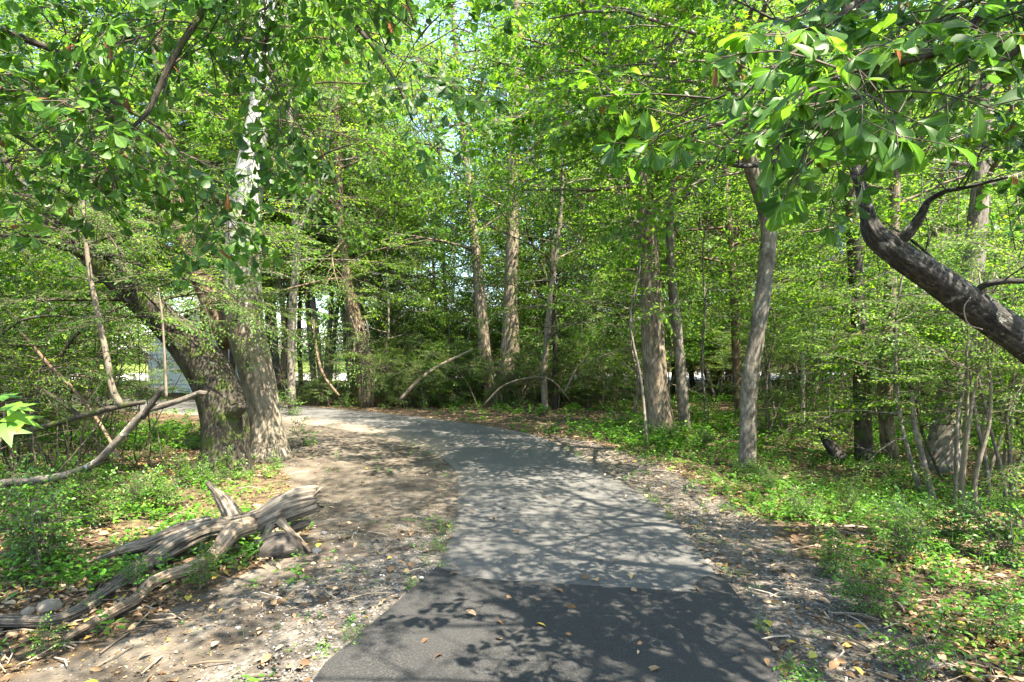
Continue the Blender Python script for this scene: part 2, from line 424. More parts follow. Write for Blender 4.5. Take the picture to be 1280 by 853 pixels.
def tagk(o, kind):
    o['kind'] = kind
    return o

u = np.linspace(-1, 1, 480)
xs = 2.2 * np.sinh(u * math.asinh(420 / 2.2)); 
ys = 5.5 + 2.6 * np.sinh(np.linspace(-1, 1, 520) * math.asinh(420 / 2.6))
X, Y = np.meshgrid(xs, ys)
near = (np.hypot(X, Y) < 45).ravel()
sd = np.full(X.size, 50.0); sd[near] = path_sd(X.ravel()[near], Y.ravel()[near]); sd = sd.reshape(X.shape)
Z = hground(X, Y) 
cellw = np.clip(0.05 + 0.03 * np.hypot(X, Y - 5.5), 0.05, 0.6)
Z = np.where(sd < 0.8, hbase(X, Y) + (Z - hbase(X, Y)) * smooth(.1, .8, sd) - .004, Z)
Z = np.where(sd < 0, hbase(X, Y) - .004 - .05 * smooth(0, .5, -sd), Z)
cm = np.zeros(X.size); smk = np.zeros(X.size)
cm[near] = clear_mask(X.ravel()[near], Y.ravel()[near]); smk[near] = shoulder_mask(X.ravel()[near], Y.ravel()[near])
cm = cm.reshape(X.shape); smk = smk.reshape(X.shape)
lawn = smooth(29.5, 32, Y) * smooth(8, 0, X + (Y - 30) * -0.1)
bare = np.clip(cm + 0.25 * smk, 0, 1)
gravel = np.clip(smk * 0.95 + cm * (0.10 + 0.75 * smooth(7.5, 4.5, Y) * smooth(-2.6, -0.9, X)), 0, 1)
ground = grid_mesh('ground', X, Y, Z, ground_mat())
za = ground.data.attributes.new('zone', 'FLOAT_COLOR', 'POINT')
za.data.foreach_set('color', np.stack([bare, gravel, lawn, np.ones_like(lawn)], -1).astype(np.float32).ravel())
tagk(ground, 'structure')

def asphalt_mat(name, base, speck, dusty):
    m, nt, N = newmat(name); L = nt.links.new
    tc = N('ShaderNodeTexCoord')
    n1 = N('ShaderNodeTexNoise'); n1.inputs['Scale'].default_value = 90; n1.inputs['Detail'].default_value = 4; n1.inputs['Roughness'].default_value = .8; L(tc.outputs['Object'], n1.inputs[0])
    n2 = N('ShaderNodeTexNoise'); n2.inputs['Scale'].default_value = 1.3; n2.inputs['Detail'].default_value = 6; L(tc.outputs['Object'], n2.inputs[0])
    r = ramp(nt, [(.34, tuple(c * .4 for c in base)), (.53, base), (.68, speck)]); L(n1.outputs[0], r.inputs[0])
    mr = N('ShaderNodeMapRange'); mr.inputs[1].default_value = .42; mr.inputs[2].default_value = .75; mr.inputs[4].default_value = .6; L(n2.outputs[0], mr.inputs[0])
    mx = N('ShaderNodeMix', data_type='RGBA'); L(mr.outputs[0], mx.inputs[0]); L(r.outputs[0], mx.inputs[6]); mx.inputs[7].default_value = (*dusty, 1)
    at = N('ShaderNodeAttribute', attribute_name='dust'); nd = N('ShaderNodeTexNoise'); nd.inputs['Scale'].default_value = 6; nd.inputs['Detail'].default_value = 8; L(tc.outputs['Object'], nd.inputs[0])
    m1 = N('ShaderNodeMath', operation='MULTIPLY_ADD'); L(nd.outputs[0], m1.inputs[0]); m1.inputs[1].default_value = 1.0; L(at.outputs['Fac'], m1.inputs[2])
    m2 = N('ShaderNodeMapRange'); m2.inputs[1].default_value = .75; m2.inputs[2].default_value = 1.25; L(m1.outputs[0], m2.inputs[0])
    m3 = N('ShaderNodeMix', data_type='RGBA'); L(m2.outputs[0], m3.inputs[0]); L(mx.outputs[2], m3.inputs[6]); m3.inputs[7].default_value = (.135, .112, .085, 1); mx = m3
    pr = N('ShaderNodeBsdfPrincipled'); L(mx.outputs[2], pr.inputs['Base Color']); pr.inputs['Roughness'].default_value = .85; pr.inputs['Specular IOR Level'].default_value = .3
    bp = N('ShaderNodeBump'); bp.inputs['Strength'].default_value = .5; bp.inputs['Distance'].default_value = .008; L(n1.outputs[0], bp.inputs['Height']); L(bp.outputs[0], pr.inputs['Normal'])
    o = N('ShaderNodeOutputMaterial'); L(pr.outputs[0], o.inputs[0])
    return m

def add_dust(o, mat):
    # dirt trodden on to the asphalt from the clearing on the left
    me = o.data; n = len(me.vertices); co = np.empty(n * 3, np.float32); me.vertices.foreach_get('co', co); co = co.reshape(-1, 3)
    d = polyline_dist(co[:, 0], co[:, 1], LE[::3])
    w = .75 * smooth(.45, 0, d) * smooth(4.6, 6.5, co[:, 1]) * smooth(24, 18, co[:, 1]) * (.5 + .5 * smooth(9, 13, co[:, 1])) + .8 * smooth(1.3, 0.2, d) * smooth(10, 13, co[:, 1]) * smooth(19, 16, co[:, 1])
    a = me.attributes.new('dust', 'FLOAT', 'POINT'); a.data.foreach_set('value', np.clip(w, 0, 1).astype(np.float32))

def strip(name, LEs, REs, lift, mat, nx=26, drop=.09, wob=.03, seed=3):
    n = len(LEs); t = np.linspace(0, 1, nx)[None, :]
    s = np.r_[0, np.cumsum(np.linalg.norm(np.diff(0.5 * (LEs + REs), axis=0), axis=1))]
    wl = (fbm(s * 1.1, s * 0 + 1, seed, 5) - .5) * wob * 2; wr = (fbm(s * 1.1, s * 0 + 7, seed + 9, 5) - .5) * wob * 2
    D = REs - LEs; Dn = D / np.linalg.norm(D, axis=1)[:, None]
    A = LEs + Dn * wl[:, None]; B = REs + Dn * wr[:, None]
    X = A[:, None, 0] * (1 - t) + B[:, None, 0] * t; Y = A[:, None, 1] * (1 - t) + B[:, None, 1] * t
    Z = hbase(X, Y) + lift + .018 * (1 - (2 * t - 1) ** 2) + (fbm(X * 1.5, Y * 1.5, seed, 3) - .5) * .012
    X = np.concatenate([A[:, :1] - Dn[:, :1] * .03, X, B[:, :1] + Dn[:, :1] * .03], 1); Y = np.concatenate([A[:, 1:] - Dn[:, 1:] * .03, Y, B[:, 1:] + Dn[:, 1:] * .03], 1)
    Z = np.concatenate([Z[:, :1] - drop, Z, Z[:, -1:] - drop], 1)
    return tagk(grid_mesh(name, X, Y, Z, mat), 'structure')

path_o = strip('path', LE, RE, .012, asphalt_mat('worn grey asphalt', (.068, .066, .062), (.128, .122, .114), (.088, .083, .075)))
add_dust(path_o, None)
# fresher, darker patch that starts at a straight ragged seam
seam = catmull([(*unproj(*q), 0) for q in [(546, 711), (576, 723), (615, 730), (668, 733), (733, 738), (800, 742), (862, 745), (868, 729), (896, 720)]], 60)[:, :2]
k = [int(np.argmin(np.abs(LE[:, 1] - yy))) for yy in (-13.5, )][0]
t = np.linspace(0, 1, 60)
rows = []
for q in np.linspace(0, 1, 90) ** 0.8:
    yl = -13 + (seam[0, 1] + 13) * q; yr = -13 + (seam[-1, 1] + 13) * q
    lx = np.interp(yl, LE[:250, 1], LE[:250, 0]) ; rx = np.interp(yr, RE[:250, 1], RE[:250, 0])
    st = np.stack([lx + (rx - lx) * t, yl + (yr - yl) * t], 1)
    w = smooth(.80, 1.0, q)
    tgt = seam.copy(); 
    row = st * (1 - w) + tgt * w if q < 1 else tgt.copy()
    for e, E_, wt in ((0, LE, 1 - t), (-1, RE, t)):      # keep both ends on the asphalt edge
        row[:, 0] += wt * (np.interp(row[e, 1], E_[:250, 1], E_[:250, 0]) + (-.02 if e == 0 else .02) - row[e, 0])
    rows.append(row)
R_ = np.array(rows)
Zp = hbase(R_[..., 0], R_[..., 1]) + .012 + .018 * (1 - (2 * t[None] - 1) ** 2) + .009 + (fbm(R_[..., 0] * 1.5, R_[..., 1] * 1.5, 3, 3) - .5) * .012
# the far row turns down to the old surface
R_ = np.concatenate([R_, R_[-1:] + np.array([0, .012])], 0); Zp = np.concatenate([Zp, Zp[-1:] - .03], 0)
tagk(grid_mesh('asphalt_patch', R_[..., 0], R_[..., 1], Zp, asphalt_mat('fresh dark asphalt', (.022, .0215, .021), (.058, .056, .053), (.029, .028, .026))), 'structure')

# pale road beyond the trees
rx = np.linspace(-60, 30, 60); ry = np.linspace(36.5, 45, 8)
X, Y = np.meshgrid(rx, ry); Y = Y + X * .03
tagk(grid_mesh('road', X, Y, hbase(X, Y) + .07, plain_mat('pale concrete', (.43, .41, .38), .9, .12, 2.0)), 'structure')

# ------------------------------------------------------------------ leaves and sprays
def leaf_tpl(prof, fold=.18, droop=.15):
    """prof: (t, half width) stations between base and tip, in leaf lengths"""
    v = [(0, 0, 0)]; f = []
    for (tt, w) in prof:
        z = -droop * tt * tt
        v += [(tt, -w, z + fold * w), (tt, 0, z), (tt, w, z + fold * w)]
    v.append((1, 0, -droop)); e = len(v) - 1
    f += [(0, 1, 2), (0, 2, 3)]
    for i in range(len(prof) - 1):
        a = 1 + 3 * i; b = a + 3
        f += [(a, b, b + 1), (a, b + 1, a + 1), (a + 1, b + 1, b + 2), (a + 1, b + 2, a + 2)]
    a = 1 + 3 * (len(prof) - 1)
    f += [(a, e, a + 1), (a + 1, e, a + 2)]
    return np.array(v, float), np.array(f)

def star_tpl(lobes=5):
    out = []
    for k in range(lobes):
        a = math.radians(-118 + 236 * k / (lobes - 1)); R = .62 if abs(k - (lobes - 1) / 2) < .6 else (.58 if 0 < k < lobes - 1 else .42)
        out.append((a, R))
        if k < lobes - 1: out.append((a + math.radians(236 / (lobes - 1) / 2), .24))
    c = (.34, 0, .02)
    v = [c, (.12, 0, 0)] + [(.34 + R * math.cos(a), R * math.sin(a), -.10 * R) for a, R in out]
    n = len(out); f = [(0, 2 + i, 3 + i) for i in range(n - 1)] + [(0, 1, 2), (0, 1 + n, 1)]
    return np.array(v, float), np.array(f)

T_LO = (np.array([(0, 0, 0), (.5, -.26, .05), (1, 0, -.10), (.5, .26, .05)], float), np.array([(0, 1, 2), (0, 2, 3)]))
T_OV = leaf_tpl([(.25, .20), (.6, .22)], .25, .18)
T_OVN = leaf_tpl([(.12, .12), (.3, .235), (.5, .26), (.75, .16)], .3, .2)
T_SP = leaf_tpl([(.15, .035), (.4, .10), (.62, .21), (.8, .235), (.93, .15)], .22, .22)
T_OB = leaf_tpl([(.10, .03), (.3, .11), (.5, .18), (.7, .245), (.83, .26), (.94, .17)], .3, .3)
T_ST = star_tpl()

def put_leaves(geo, tpl, p, d, up, ln, wd, mat, tint):
    """p, d, up: (n,3); ln, wd: (n,)"""
    v, f = tpl
    d = d / (np.linalg.norm(d, axis=1)[:, None] + 1e-9)
    s = np.cross(up, d); s /= np.linalg.norm(s, axis=1)[:, None] + 1e-9
    n = np.cross(d, s)
    V = p[:, None] + (v[None, :, 0:1] * d[:, None]) * ln[:, None, None] + (v[None, :, 1:2] * s[:, None]) * (ln * wd)[:, None, None] + (v[None, :, 2:3] * n[:, None]) * ln[:, None, None]
    F = f[None] + (np.arange(len(p)) * len(v))[:, None, None]
    Gv = np.stack([v[:, 0], v[:, 1], np.ones(len(v))], 1)
    geo.add(V.reshape(-1, 3), F.reshape(-1, 3), mat, np.repeat(tint, len(f)), np.tile(Gv, (len(p), 1)))

def make_spray(rng, tpl, L=.75, nside=7, ll=.075, wd=1.0, gap=.06, flat=.8, droop=.25, cluster=False, tw=.004, tilt=.35):
    g = Geo()
    main = np.array([(0, 0, 0), (.5 * L, rng.normal(0, .04) * L, .03 * L), (L, rng.normal(0, .06) * L, -droop * L * .5)])
    main = catmull(main, 5)
    tube(g, main, np.linspace(tw * 1.5, tw * .5, 5), 3, 1, .5, cap=False)
    segs = []
    for i in range(nside):
        t = .15 + .8 * (i + rng.random() * .6) / nside
        b = main[min(4, int(t * 4))] * (1 - (t * 4 % 1)) + main[min(4, int(t * 4) + 1)] * (t * 4 % 1)
        a = (1 if i % 2 else -1) * math.radians(rng.uniform(35, 65)); l = L * rng.uniform(.3, .55) * (1.15 - t * .6)
        e = b + l * np.array([math.cos(a), math.sin(a), rng.normal(0, .25 * (1 - flat) + .08) - droop * .4])
        segs.append((b, e)); tube(g, np.array([b, e]), [tw * .8, tw * .4], 3, 1, .5, cap=False)
    segs.append((main[1], main[4]))
    Ps, Ds = [], []
    for b, e in segs:
        l = np.linalg.norm(e - b); dr = (e - b) / l
        if cluster:      # leaves bunched at the twig end, oak fashion
            k = rng.integers(3, 6)
            for j in range(k):
                q = e - dr * l * rng.uniform(0, .35)
                an = rng.uniform(-1.9, 1.9); c, s = math.cos(an), math.sin(an)
                dd = np.array([dr[0] * c - dr[1] * s, dr[0] * s + dr[1] * c, rng.normal(-.25, .35)])
                Ps.append(q); Ds.append(dd)
        else:
            k = max(3, int(l / gap))
            for j in range(k):
                q = b + (e - b) * (j + .7) / k
                an = (1 if j % 2 else -1) * rng.uniform(.7, 1.2)
                if j == k - 1: an = rng.normal(0, .2)
                c, s = math.cos(an), math.sin(an)
                dd = np.array([dr[0] * c - dr[1] * s, dr[0] * s + dr[1] * c, dr[2] + rng.normal(-.15, .25)])
                Ps.append(q); Ds.append(dd)
    Ps = np.array(Ps); Ds = np.array(Ds); n = len(Ps)
    up = np.array([0, 0, 1.0]) + rng.normal(0, tilt, (n, 3))
    put_leaves(g, tpl, Ps, Ds, up, ll * rng.uniform(.65, 1.15, n), np.full(n, wd) * rng.uniform(.85, 1.15, n), 0, np.where(rng.random(n) < .006, 1.0, rng.beta(2, 2, n) * .9))
    return g.arrays()

def scatter_sprays(geo, tpls, pos, dirs, rng, smin=.8, smax=1.3, flat=.7, hue=.22):
    pos = np.asarray(pos, float); dirs = np.asarray(dirs, float); n = len(pos)
    if n == 0: return
    X = dirs / (np.linalg.norm(dirs, axis=1)[:, None] + 1e-9)
    X = X + rng.normal(0, .35, X.shape) * np.array([1, 1, .6]); X /= np.linalg.norm(X, axis=1)[:, None]
    up = np.array([0, 0, 1.0]) + rng.normal(0, 1 - flat, (n, 3))
    Yv = np.cross(up, X); Yv /= np.linalg.norm(Yv, axis=1)[:, None] + 1e-9
    Zv = np.cross(X, Yv)
    sc = rng.uniform(smin, smax, n); which = rng.integers(0, len(tpls), n); dh = rng.normal(0, hue, n)
    for k, (v, f, m, t, g) in enumerate(tpls):
        i = np.where(which == k)[0]
        if len(i) == 0: continue
        V = pos[i][:, None] + sc[i][:, None, None] * (v[None, :, 0:1] * X[i][:, None] + v[None, :, 1:2] * Yv[i][:, None] + v[None, :, 2:3] * Zv[i][:, None])
        F = f[None] + (np.arange(len(i)) * len(v))[:, None, None]
        T = np.where(t[None] > .99, 1.0, np.clip(t[None] + dh[i][:, None], 0, .97))
        geo.add(V.reshape(-1, 3), F.reshape(-1, 3), np.tile(m, len(i)), T.ravel(), np.tile(g, (len(i), 1)))

R0 = np.random.default_rng(11)
SPR = {
    'broad': [make_spray(R0, T_OV, .8, 7, .095, 1.05, .075) for _ in range(5)],
    'broad_lo': [make_spray(R0, T_LO, .95, 6, .135, 1.0, .105) for _ in range(5)],
    'fine': [make_spray(R0, T_LO, .7, 9, .055, .9, .042, flat=.95, tilt=.25) for _ in range(5)],
    'fine_lo': [make_spray(R0, T_LO, .9, 8, .085, .85, .07, flat=.95, tilt=.3) for _ in range(5)],
    'fine_near': [make_spray(R0, T_OV, .6, 9, .045, .85, .036, flat=.95, tilt=.25) for _ in range(4)],
    'star': [make_spray(R0, T_ST, .7, 6, .125, 1.0, .10, tilt=.4) for _ in range(5)],
    'spat': [make_spray(R0, T_SP, .50, 6, .085, 1.1, .05, cluster=True, tw=.003, tilt=.5) for _ in range(6)],
    'oak': [make_spray(R0, T_OB, .5, 4, .108, 1.05, .06, cluster=True, tw=.004, tilt=.5) for _ in range(6)],
    'shrub': [make_spray(R0, T_OVN, .36, 5, .050, 1.05, .042, tilt=.35) for _ in range(5)],
    'big': [make_spray(R0, T_LO, 2.2, 8, .34, 1.0, .24, flat=.6, tw=.01) for _ in range(5)],
}

# ------------------------------------------------------------------ trees
def thing(name, label, cat, loc=(0, 0, 0), group=None):
    o = bpy.data.objects.new(name, None); COL.objects.link(o); o.empty_display_size = .2
    o.location = loc; o['label'] = label; o['category'] = cat
    if group: o['group'] = group
    return o

def tag(o, label, cat, group=None):
    o['label'] = label; o['category'] = cat
    if group: o['group'] = group
    return o

def rotz(d, a):
    c, s = math.cos(a), math.sin(a)
    return np.array([d[0] * c - d[1] * s, d[0] * s + d[1] * c, d[2]])

def limb(rng, geo, p, d, L, r, att, sub=5, droop=.1, step=.38, nseg=5, start=.3, wig=.10):
    """one limb with side branches; attach points for leaf sprays go to att"""
    n = 6
    pts = [np.array(p, float)]; dd = np.array(d, float); dd /= np.linalg.norm(dd)
    for i in range(n - 1):
        dd = dd + rng.normal(0, wig, 3) + np.array([0, 0, -droop * .25]); dd /= np.linalg.norm(dd)
        pts.append(pts[-1] + dd * L / (n - 1))
    pts = np.array(pts)
    if geo is not None: tube(geo, pts, np.linspace(r, r * .22, n), nseg, 0, .5, cap=False)
    cum = np.linspace(0, 1, n)
    for j in range(sub):
        s = start + (1 - start) * (j + rng.random() * .8) / sub
        b = np.array([np.interp(s, cum, pts[:, k]) for k in range(3)])
        i = min(n - 2, int(s * (n - 1))); t = pts[i + 1] - pts[i]; t /= np.linalg.norm(t)
        e = rotz(t, (1 if j % 2 else -1) * math.radians(rng.uniform(35, 70))); e[2] += rng.normal(.05, .25); e /= np.linalg.norm(e)
        l2 = L * rng.uniform(.28, .5) * (1.15 - .6 * s)
        q = np.array([b, b + e * l2 * .5 + [0, 0, .02 * l2], b + e * l2 + [0, 0, -droop * l2 * .35]])
        if geo is not None: tube(geo, q, [r * .4 * (1.1 - .6 * s), r * .26 * (1.1 - .6 * s), r * .1], 4, 0, .5, cap=False)
        k = max(2, int(l2 / step))
        for a in range(k):
            w = (a + 1) / k
            pp = q[0] + (q[2] - q[0]) * w; att.append((pp, rotz(e, rng.choice([-1, 1]) * rng.uniform(.2, .9)) if a < k - 1 else e))
    att.append((pts[-1], dd)); att.append((pts[-2], rotz(dd, .6)))
    return pts

def make_tree(name, label, cat, curves, bark, leaf, sprs, rng, t0=.4, nl=14, Lf=None, elev=(15, 55), sub=5, droop=.2, step=.38, ridge=.06, nseg=16, npts=40, flare=1.0, group=None, scr=(.8, 1.3), flat=.7, lump=.03, az0=None, limb_parts=False, hue=.22, azc=None, rk=5, lth=.018, clump=None):
    """curves: list of [(x,y,z,r), ...]; the first is the trunk"""
    base = np.array(curves[0][0][:3], float)
    root = thing(name, label, cat, tuple(base), group)
    tg = Geo(); att = []
    for ci, c in enumerate(curves):
        q = catmull(c, npts if ci == 0 else max(10, npts // 2))
        if ci == 0:
            z = np.r_[0, np.cumsum(np.linalg.norm(np.diff(q[:, :3], axis=0), axis=1))]
            q[:, 3] *= 1 + (flare - 1) * np.exp(-z / .28)
        tube(tg, q[:, :3], np.maximum(q[:, 3], .006), nseg if ci == 0 else max(8, nseg - 4), 0, .5, ridge, rk, seed=int(abs(base[0] * 13 + base[1] * 7)) + ci, lump=lump)
        n_l = nl if ci == 0 else max(3, int(nl * .5))
        a0 = rng.uniform(0, 6.28)
        for i in range(n_l):
            s = t0 + (1 - t0) * (i + rng.random() * .7) / n_l if ci == 0 else .35 + .65 * (i + .5) / n_l
            f = s * (len(q) - 1); k = min(len(q) - 2, int(f)); b = q[k, :3] + (q[k + 1, :3] - q[k, :3]) * (f - k)
            az = a0 + i * 2.4 + rng.normal(0, .3)
            if azc is not None: az = azc[0] + rng.uniform(-azc[1], azc[1])
            el = math.radians(rng.uniform(*elev) + 25 * max(0, s - .7) / .3)
            d = np.array([math.cos(az) * math.cos(el), math.sin(az) * math.cos(el), math.sin(el)])
            L = Lf(s) * rng.uniform(.8, 1.2)
            limb(rng, tg, b, d, L, max(.012, min(q[k, 3] * .55, L * lth)), att, sub, droop, step)
    tg.build('trunk', bark, root, base)
    if clump:      # leaves bunch together and leave clear gaps
        ap = np.array([a[0] for a in att]); nz = .5 * vnoise(ap[:, 0] * clump[0] + ap[:, 2] * .7, ap[:, 1] * clump[0] - ap[:, 2] * .5, 17) + .5 * vnoise(ap[:, 0] * clump[0] * 2.3 + 5, ap[:, 1] * clump[0] * 2.3 + ap[:, 2] * .8, 19)
        att = [a for a, z_ in zip(att, nz) if z_ > clump[1]]
    cg = Geo()
    scatter_sprays(cg, sprs, [a[0] for a in att], [a[1] for a in att], rng, *scr, flat=flat, hue=hue)
    cg.build('crown', [leaf, M['bark_twig']], root, base)
    return root

def px_curve(lst, dz=None):
    """[(px, py, d, half width px)] -> xyz r"""
    return [(*P(px, py, d), hw * d / FPX) for px, py, d, hw in lst]

def ground_fix(c, sink=.08):
    x, y, z, r = c[0]; c[0] = (x, y, float(hground(x, y)) - sink, r); return c

rng = np.random.default_rng(5)
LF = lambda top, bot: (lambda s: bot * (1 - s) + top * s)
HERO = []
def hero(*a, **k):
    r = make_tree(*a, **k); HERO.append(r); return r

# 1 leaning dark oak, left of the path
c = ground_fix(px_curve([(281, 606, 9.0, 30), (281, 560, 9.0, 27), (279, 515, 9.0, 27), (266, 474, 9.0, 27), (240, 436, 8.9, 24), (208, 404, 8.7, 19), (165, 366, 8.4, 16), (118, 325, 8.1, 13), (66, 278, 7.8, 11), (10, 215, 7.6, 8), (-40, 130, 7.5, 5)]))
c2 = px_curve([(190, 390, 8.6, 11), (150, 330, 8.9, 9), (120, 250, 9.3, 7), (105, 160, 9.6, 5), (100, 60, 9.8, 3)])
lean = hero('leaning_tree', 'thick dark trunk bent sharply to the left, beside the white-barked tree', 'tree', [c, c2], M['bark_dark'], M['leaf_b'], SPR['fine_near'], rng, t0=.42, nl=16, Lf=LF(1.6, 2.1), elev=(-5, 30), sub=6, droop=.25, step=.24, flare=1.25, nseg=28, npts=70, flat=.9, scr=(.8, 1.25), ridge=.05, rk=7)
# knob on its trunk
kg = Geo(); tube(kg, catmull([P(290, 516, 8.85), P(301, 509, 8.76), P(306, 506, 8.72)], 10), [.13, .10, .06], 22, 0, .5, .2, 9, lump=.2); kg.build('knob', M['bark_dark'], lean, lean.location)

# 2 white-barked tree behind it
c = ground_fix(px_curve([(338, 580, 10.4, 21), (333, 530, 10.4, 19), (322, 470, 10.4, 20), (307, 410, 10.4, 23), (303, 350, 10.4, 22), (305, 290, 10.4, 20), (309, 240, 10.4, 18), (315, 195, 10.4, 15), (322, 150, 10.4, 13), (330, 60, 10.4, 11), (336, -100, 10.4, 9), (340, -320, 10.4, 4)]))
c2 = px_curve([(318, 225, 10.4, 7), (332, 231, 10.3, 6), (340, 229, 10.25, 4.5)])
c3 = px_curve([(290, 430, 10.5, 16), (262, 372, 10.6, 13), (240, 318, 10.7, 11), (224, 275, 10.8, 10), (216, 235, 10.9, 9), (206, 170, 11.1, 8), (196, 40, 11.5, 6), (188, -120, 12, 3)])
syc = hero('white_barked_tree', 'broad white-barked tree with a brown side stem, behind the bent dark trunk', 'tree', [c], M['bark_syc'], M['leaf_b'], SPR['fine'], rng, t0=.55, nl=16, Lf=LF(2.2, 3.2), elev=(5, 45), sub=6, flare=1.45, nseg=36, npts=80, ridge=.08, rk=8)
sg = Geo(); q = catmull(c3, 44); tube(sg, q[:, :3], q[:, 3], 20, 0, .5, .06, 8, lump=.04); sg.build('side_stem', M['bark_brown'], syc, syc.location)
sg = Geo(); q = np.array(c2); tube(sg, q[:, :3], q[:, 3], 10, 0, .5, .05); sg.build('branch_stub', M['bark_syc'], syc, syc.location)

g = Geo(); att = []
for (px, py, d, az, L) in [(205, 405, 9.2, .5, 1.8), (200, 400, 9.2, .1, 2.0), (170, 368, 8.7, .2, 2.4), (150, 352, 8.5, -.1, 2.2), (120, 320, 8.2, .1, 2.3), (100, 310, 8.1, -.2, 2.4)]:
    limb(rng, g, P(px, py, d), (math.cos(az), math.sin(az), .45), L, .02, att, 6, .25, .22)
g.build('limb', M['bark_dark'], lean, lean.location)
cg = Geo(); scatter_sprays(cg, SPR['fine_near'], [a[0] for a in att], [a[1] for a in att], rng, .8, 1.3, .92); cg.build('crown', [M['leaf_b'], M['bark_twig']], lean, lean.location)
# 3 thin forked trunk
c = ground_fix(px_curve([(365, 487, 19, 5), (364, 440, 19, 5), (366, 380, 19, 5), (371, 320, 19, 5), (369, 270, 19, 4), (366, 210, 19, 3.5), (360, 80, 19, 2.5), (358, -30, 19, 1.5)]))
c2 = px_curve([(370, 300, 19, 4), (384, 265, 19, 4), (396, 235, 19, 3.5), (408, 190, 19, 3), (420, 60, 19, 2)])
hero('slender_tree', 'thin pale-lit trunk forking above head height, just right of the white-barked tree', 'tree', [c, c2], M['bark_grey'], M['leaf_a'], SPR['fine_lo'], rng, t0=.3, nl=24, Lf=LF(1.4, 2.8), elev=(-10, 40), sub=6)
# 4 vine draped trunk
c = ground_fix(px_curve([(459, 497, 20, 11), (455, 450, 20, 10), (446, 408, 20, 9), (437, 370, 20, 7), (430, 320, 20, 6), (424, 250, 20, 5), (420, 120, 20, 4), (418, -40, 20, 2)]))
vine = hero('vine_draped_tree', 'brown trunk hung with dry vines at the far bend of the path', 'tree', [c], M['bark_brown'], M['leaf_b'], SPR['fine_lo'], rng, t0=.3, nl=26, Lf=LF(1.6, 3.2), elev=(-10, 40), sub=6)
vg = Geo()
for k in range(14):
    x = 445 + rng.uniform(-6, 10); pts = [P(x + rng.normal(0, 3), 395 + 12 * k % 30, 19.7)]
    yy = 400
    while yy < 488:
        yy += 18; pts.append(P(x + (yy - 400) * .14 + rng.normal(0, 4), yy, 19.65 + rng.normal(0, .06)))
    pts[-1] = (*pts[-1][:2], float(hground(*pts[-1][:2])))
    tube(vg, catmull(pts, 14), rng.uniform(.008, .022), 4, 0, .5)
vg.build('vine', M['bark_vine'], vine, vine.location)
# 5 big two-stemmed trunk
c = ground_fix(px_curve([(629, 503, 20.5, 18), (634, 470, 20.5, 14), (638, 430, 20.5, 12), (638, 380, 20.5, 9), (640, 320, 20.5, 8), (641, 260, 20.5, 8), (640, 180, 20.5, 7), (645, 60, 20.5, 6), (648, -60, 20.5, 3)]))
c2 = px_curve([(614, 503, 20.3, 12), (607, 460, 20.3, 9), (603, 410, 20.3, 7.5), (600, 370, 20.4, 7), (595, 320, 20.5, 6), (588, 250, 20.7, 5), (575, 130, 21, 4), (565, 0, 21, 2)])
hero('two_stemmed_tree', 'big dark tree of two stems rising from one base behind the bend', 'tree', [c, c2], M['bark_rough'], M['leaf_a'], SPR['broad_lo'], rng, clump=(.7, .5), t0=.36, nl=28, Lf=LF(2.2, 3.6), elev=(-8, 45), sub=6, flare=1.2, nseg=20)
# 6 pale slim pair
c = ground_fix(px_curve([(682, 512, 18.2, 4.2), (680, 470, 18.2, 4), (684, 420, 18.2, 4), (688, 370, 18.2, 3.6), (694, 330, 18.2, 3), (702, 250, 18.2, 2.4), (705, 120, 18.2, 1.5)]))
hero('slender_tree', 'slim pale trunk left of a second one, right of the big two-stemmed tree', 'tree', [c], M['bark_vine'], M['leaf_b'], SPR['fine_lo'], rng, clump=(.9, .5), t0=.22, nl=18, Lf=LF(1.2, 2.2), elev=(-10, 40), sub=5)
c = ground_fix(px_curve([(694, 510, 18.6, 3.4), (694, 460, 18.6, 3.3), (693, 400, 18.6, 3), (690, 330, 18.6, 2.8), (692, 240, 18.6, 2), (694, 130, 18.6, 1.3)]))
hero('slender_tree', 'slim straight darker trunk, right one of the pair by the two-stemmed tree', 'tree', [c], M['bark_dark'], M['leaf_a'], SPR['fine_lo'], rng, clump=(.9, .5), t0=.22, nl=18, Lf=LF(1.2, 2.2), elev=(-10, 40), sub=5)
# 7 flared sunlit trunk right of the path
c = ground_fix(px_curve([(826, 540, 14, 17), (822, 500, 14, 15), (818, 450, 14, 14), (815, 400, 14, 13.5), (813, 350, 14, 12.5), (810, 300, 14, 12), (803, 220, 14, 11), (790, 140, 14, 10), (768, 70, 14, 9), (752, -20, 14, 7), (745, -200, 14, 4)]))
hero('flared_tree', 'stout furrowed trunk flaring at the foot right of the path, sunlit low down', 'tree', [c], M['bark_rough'], M['leaf_a'], SPR['broad_lo'], rng, clump=(.7, .5), t0=.36, nl=28, Lf=LF(2.4, 3.8), elev=(-5, 45), sub=7, flare=1.45, nseg=28, npts=70, ridge=.11, rk=9)
FLARED = HERO[-1]
# 8
c = ground_fix(px_curve([(856, 545, 14, 7.5), (853, 490, 14, 7), (848, 430, 14, 6.3), (843, 380, 14, 6), (838, 330, 14, 5.2), (838, 270, 14, 5), (842, 150, 14, 4), (846, 0, 14, 3), (848, -120, 14, 1.5)]))
hero('slender_tree', 'narrow grey trunk close to the right of the flared sunlit trunk', 'tree', [c], M['bark_grey'], M['leaf_a'], SPR['broad'], rng, clump=(.8, .46), t0=.36, nl=22, Lf=LF(1.6, 2.8), elev=(-5, 45), sub=6, nseg=18, npts=50)
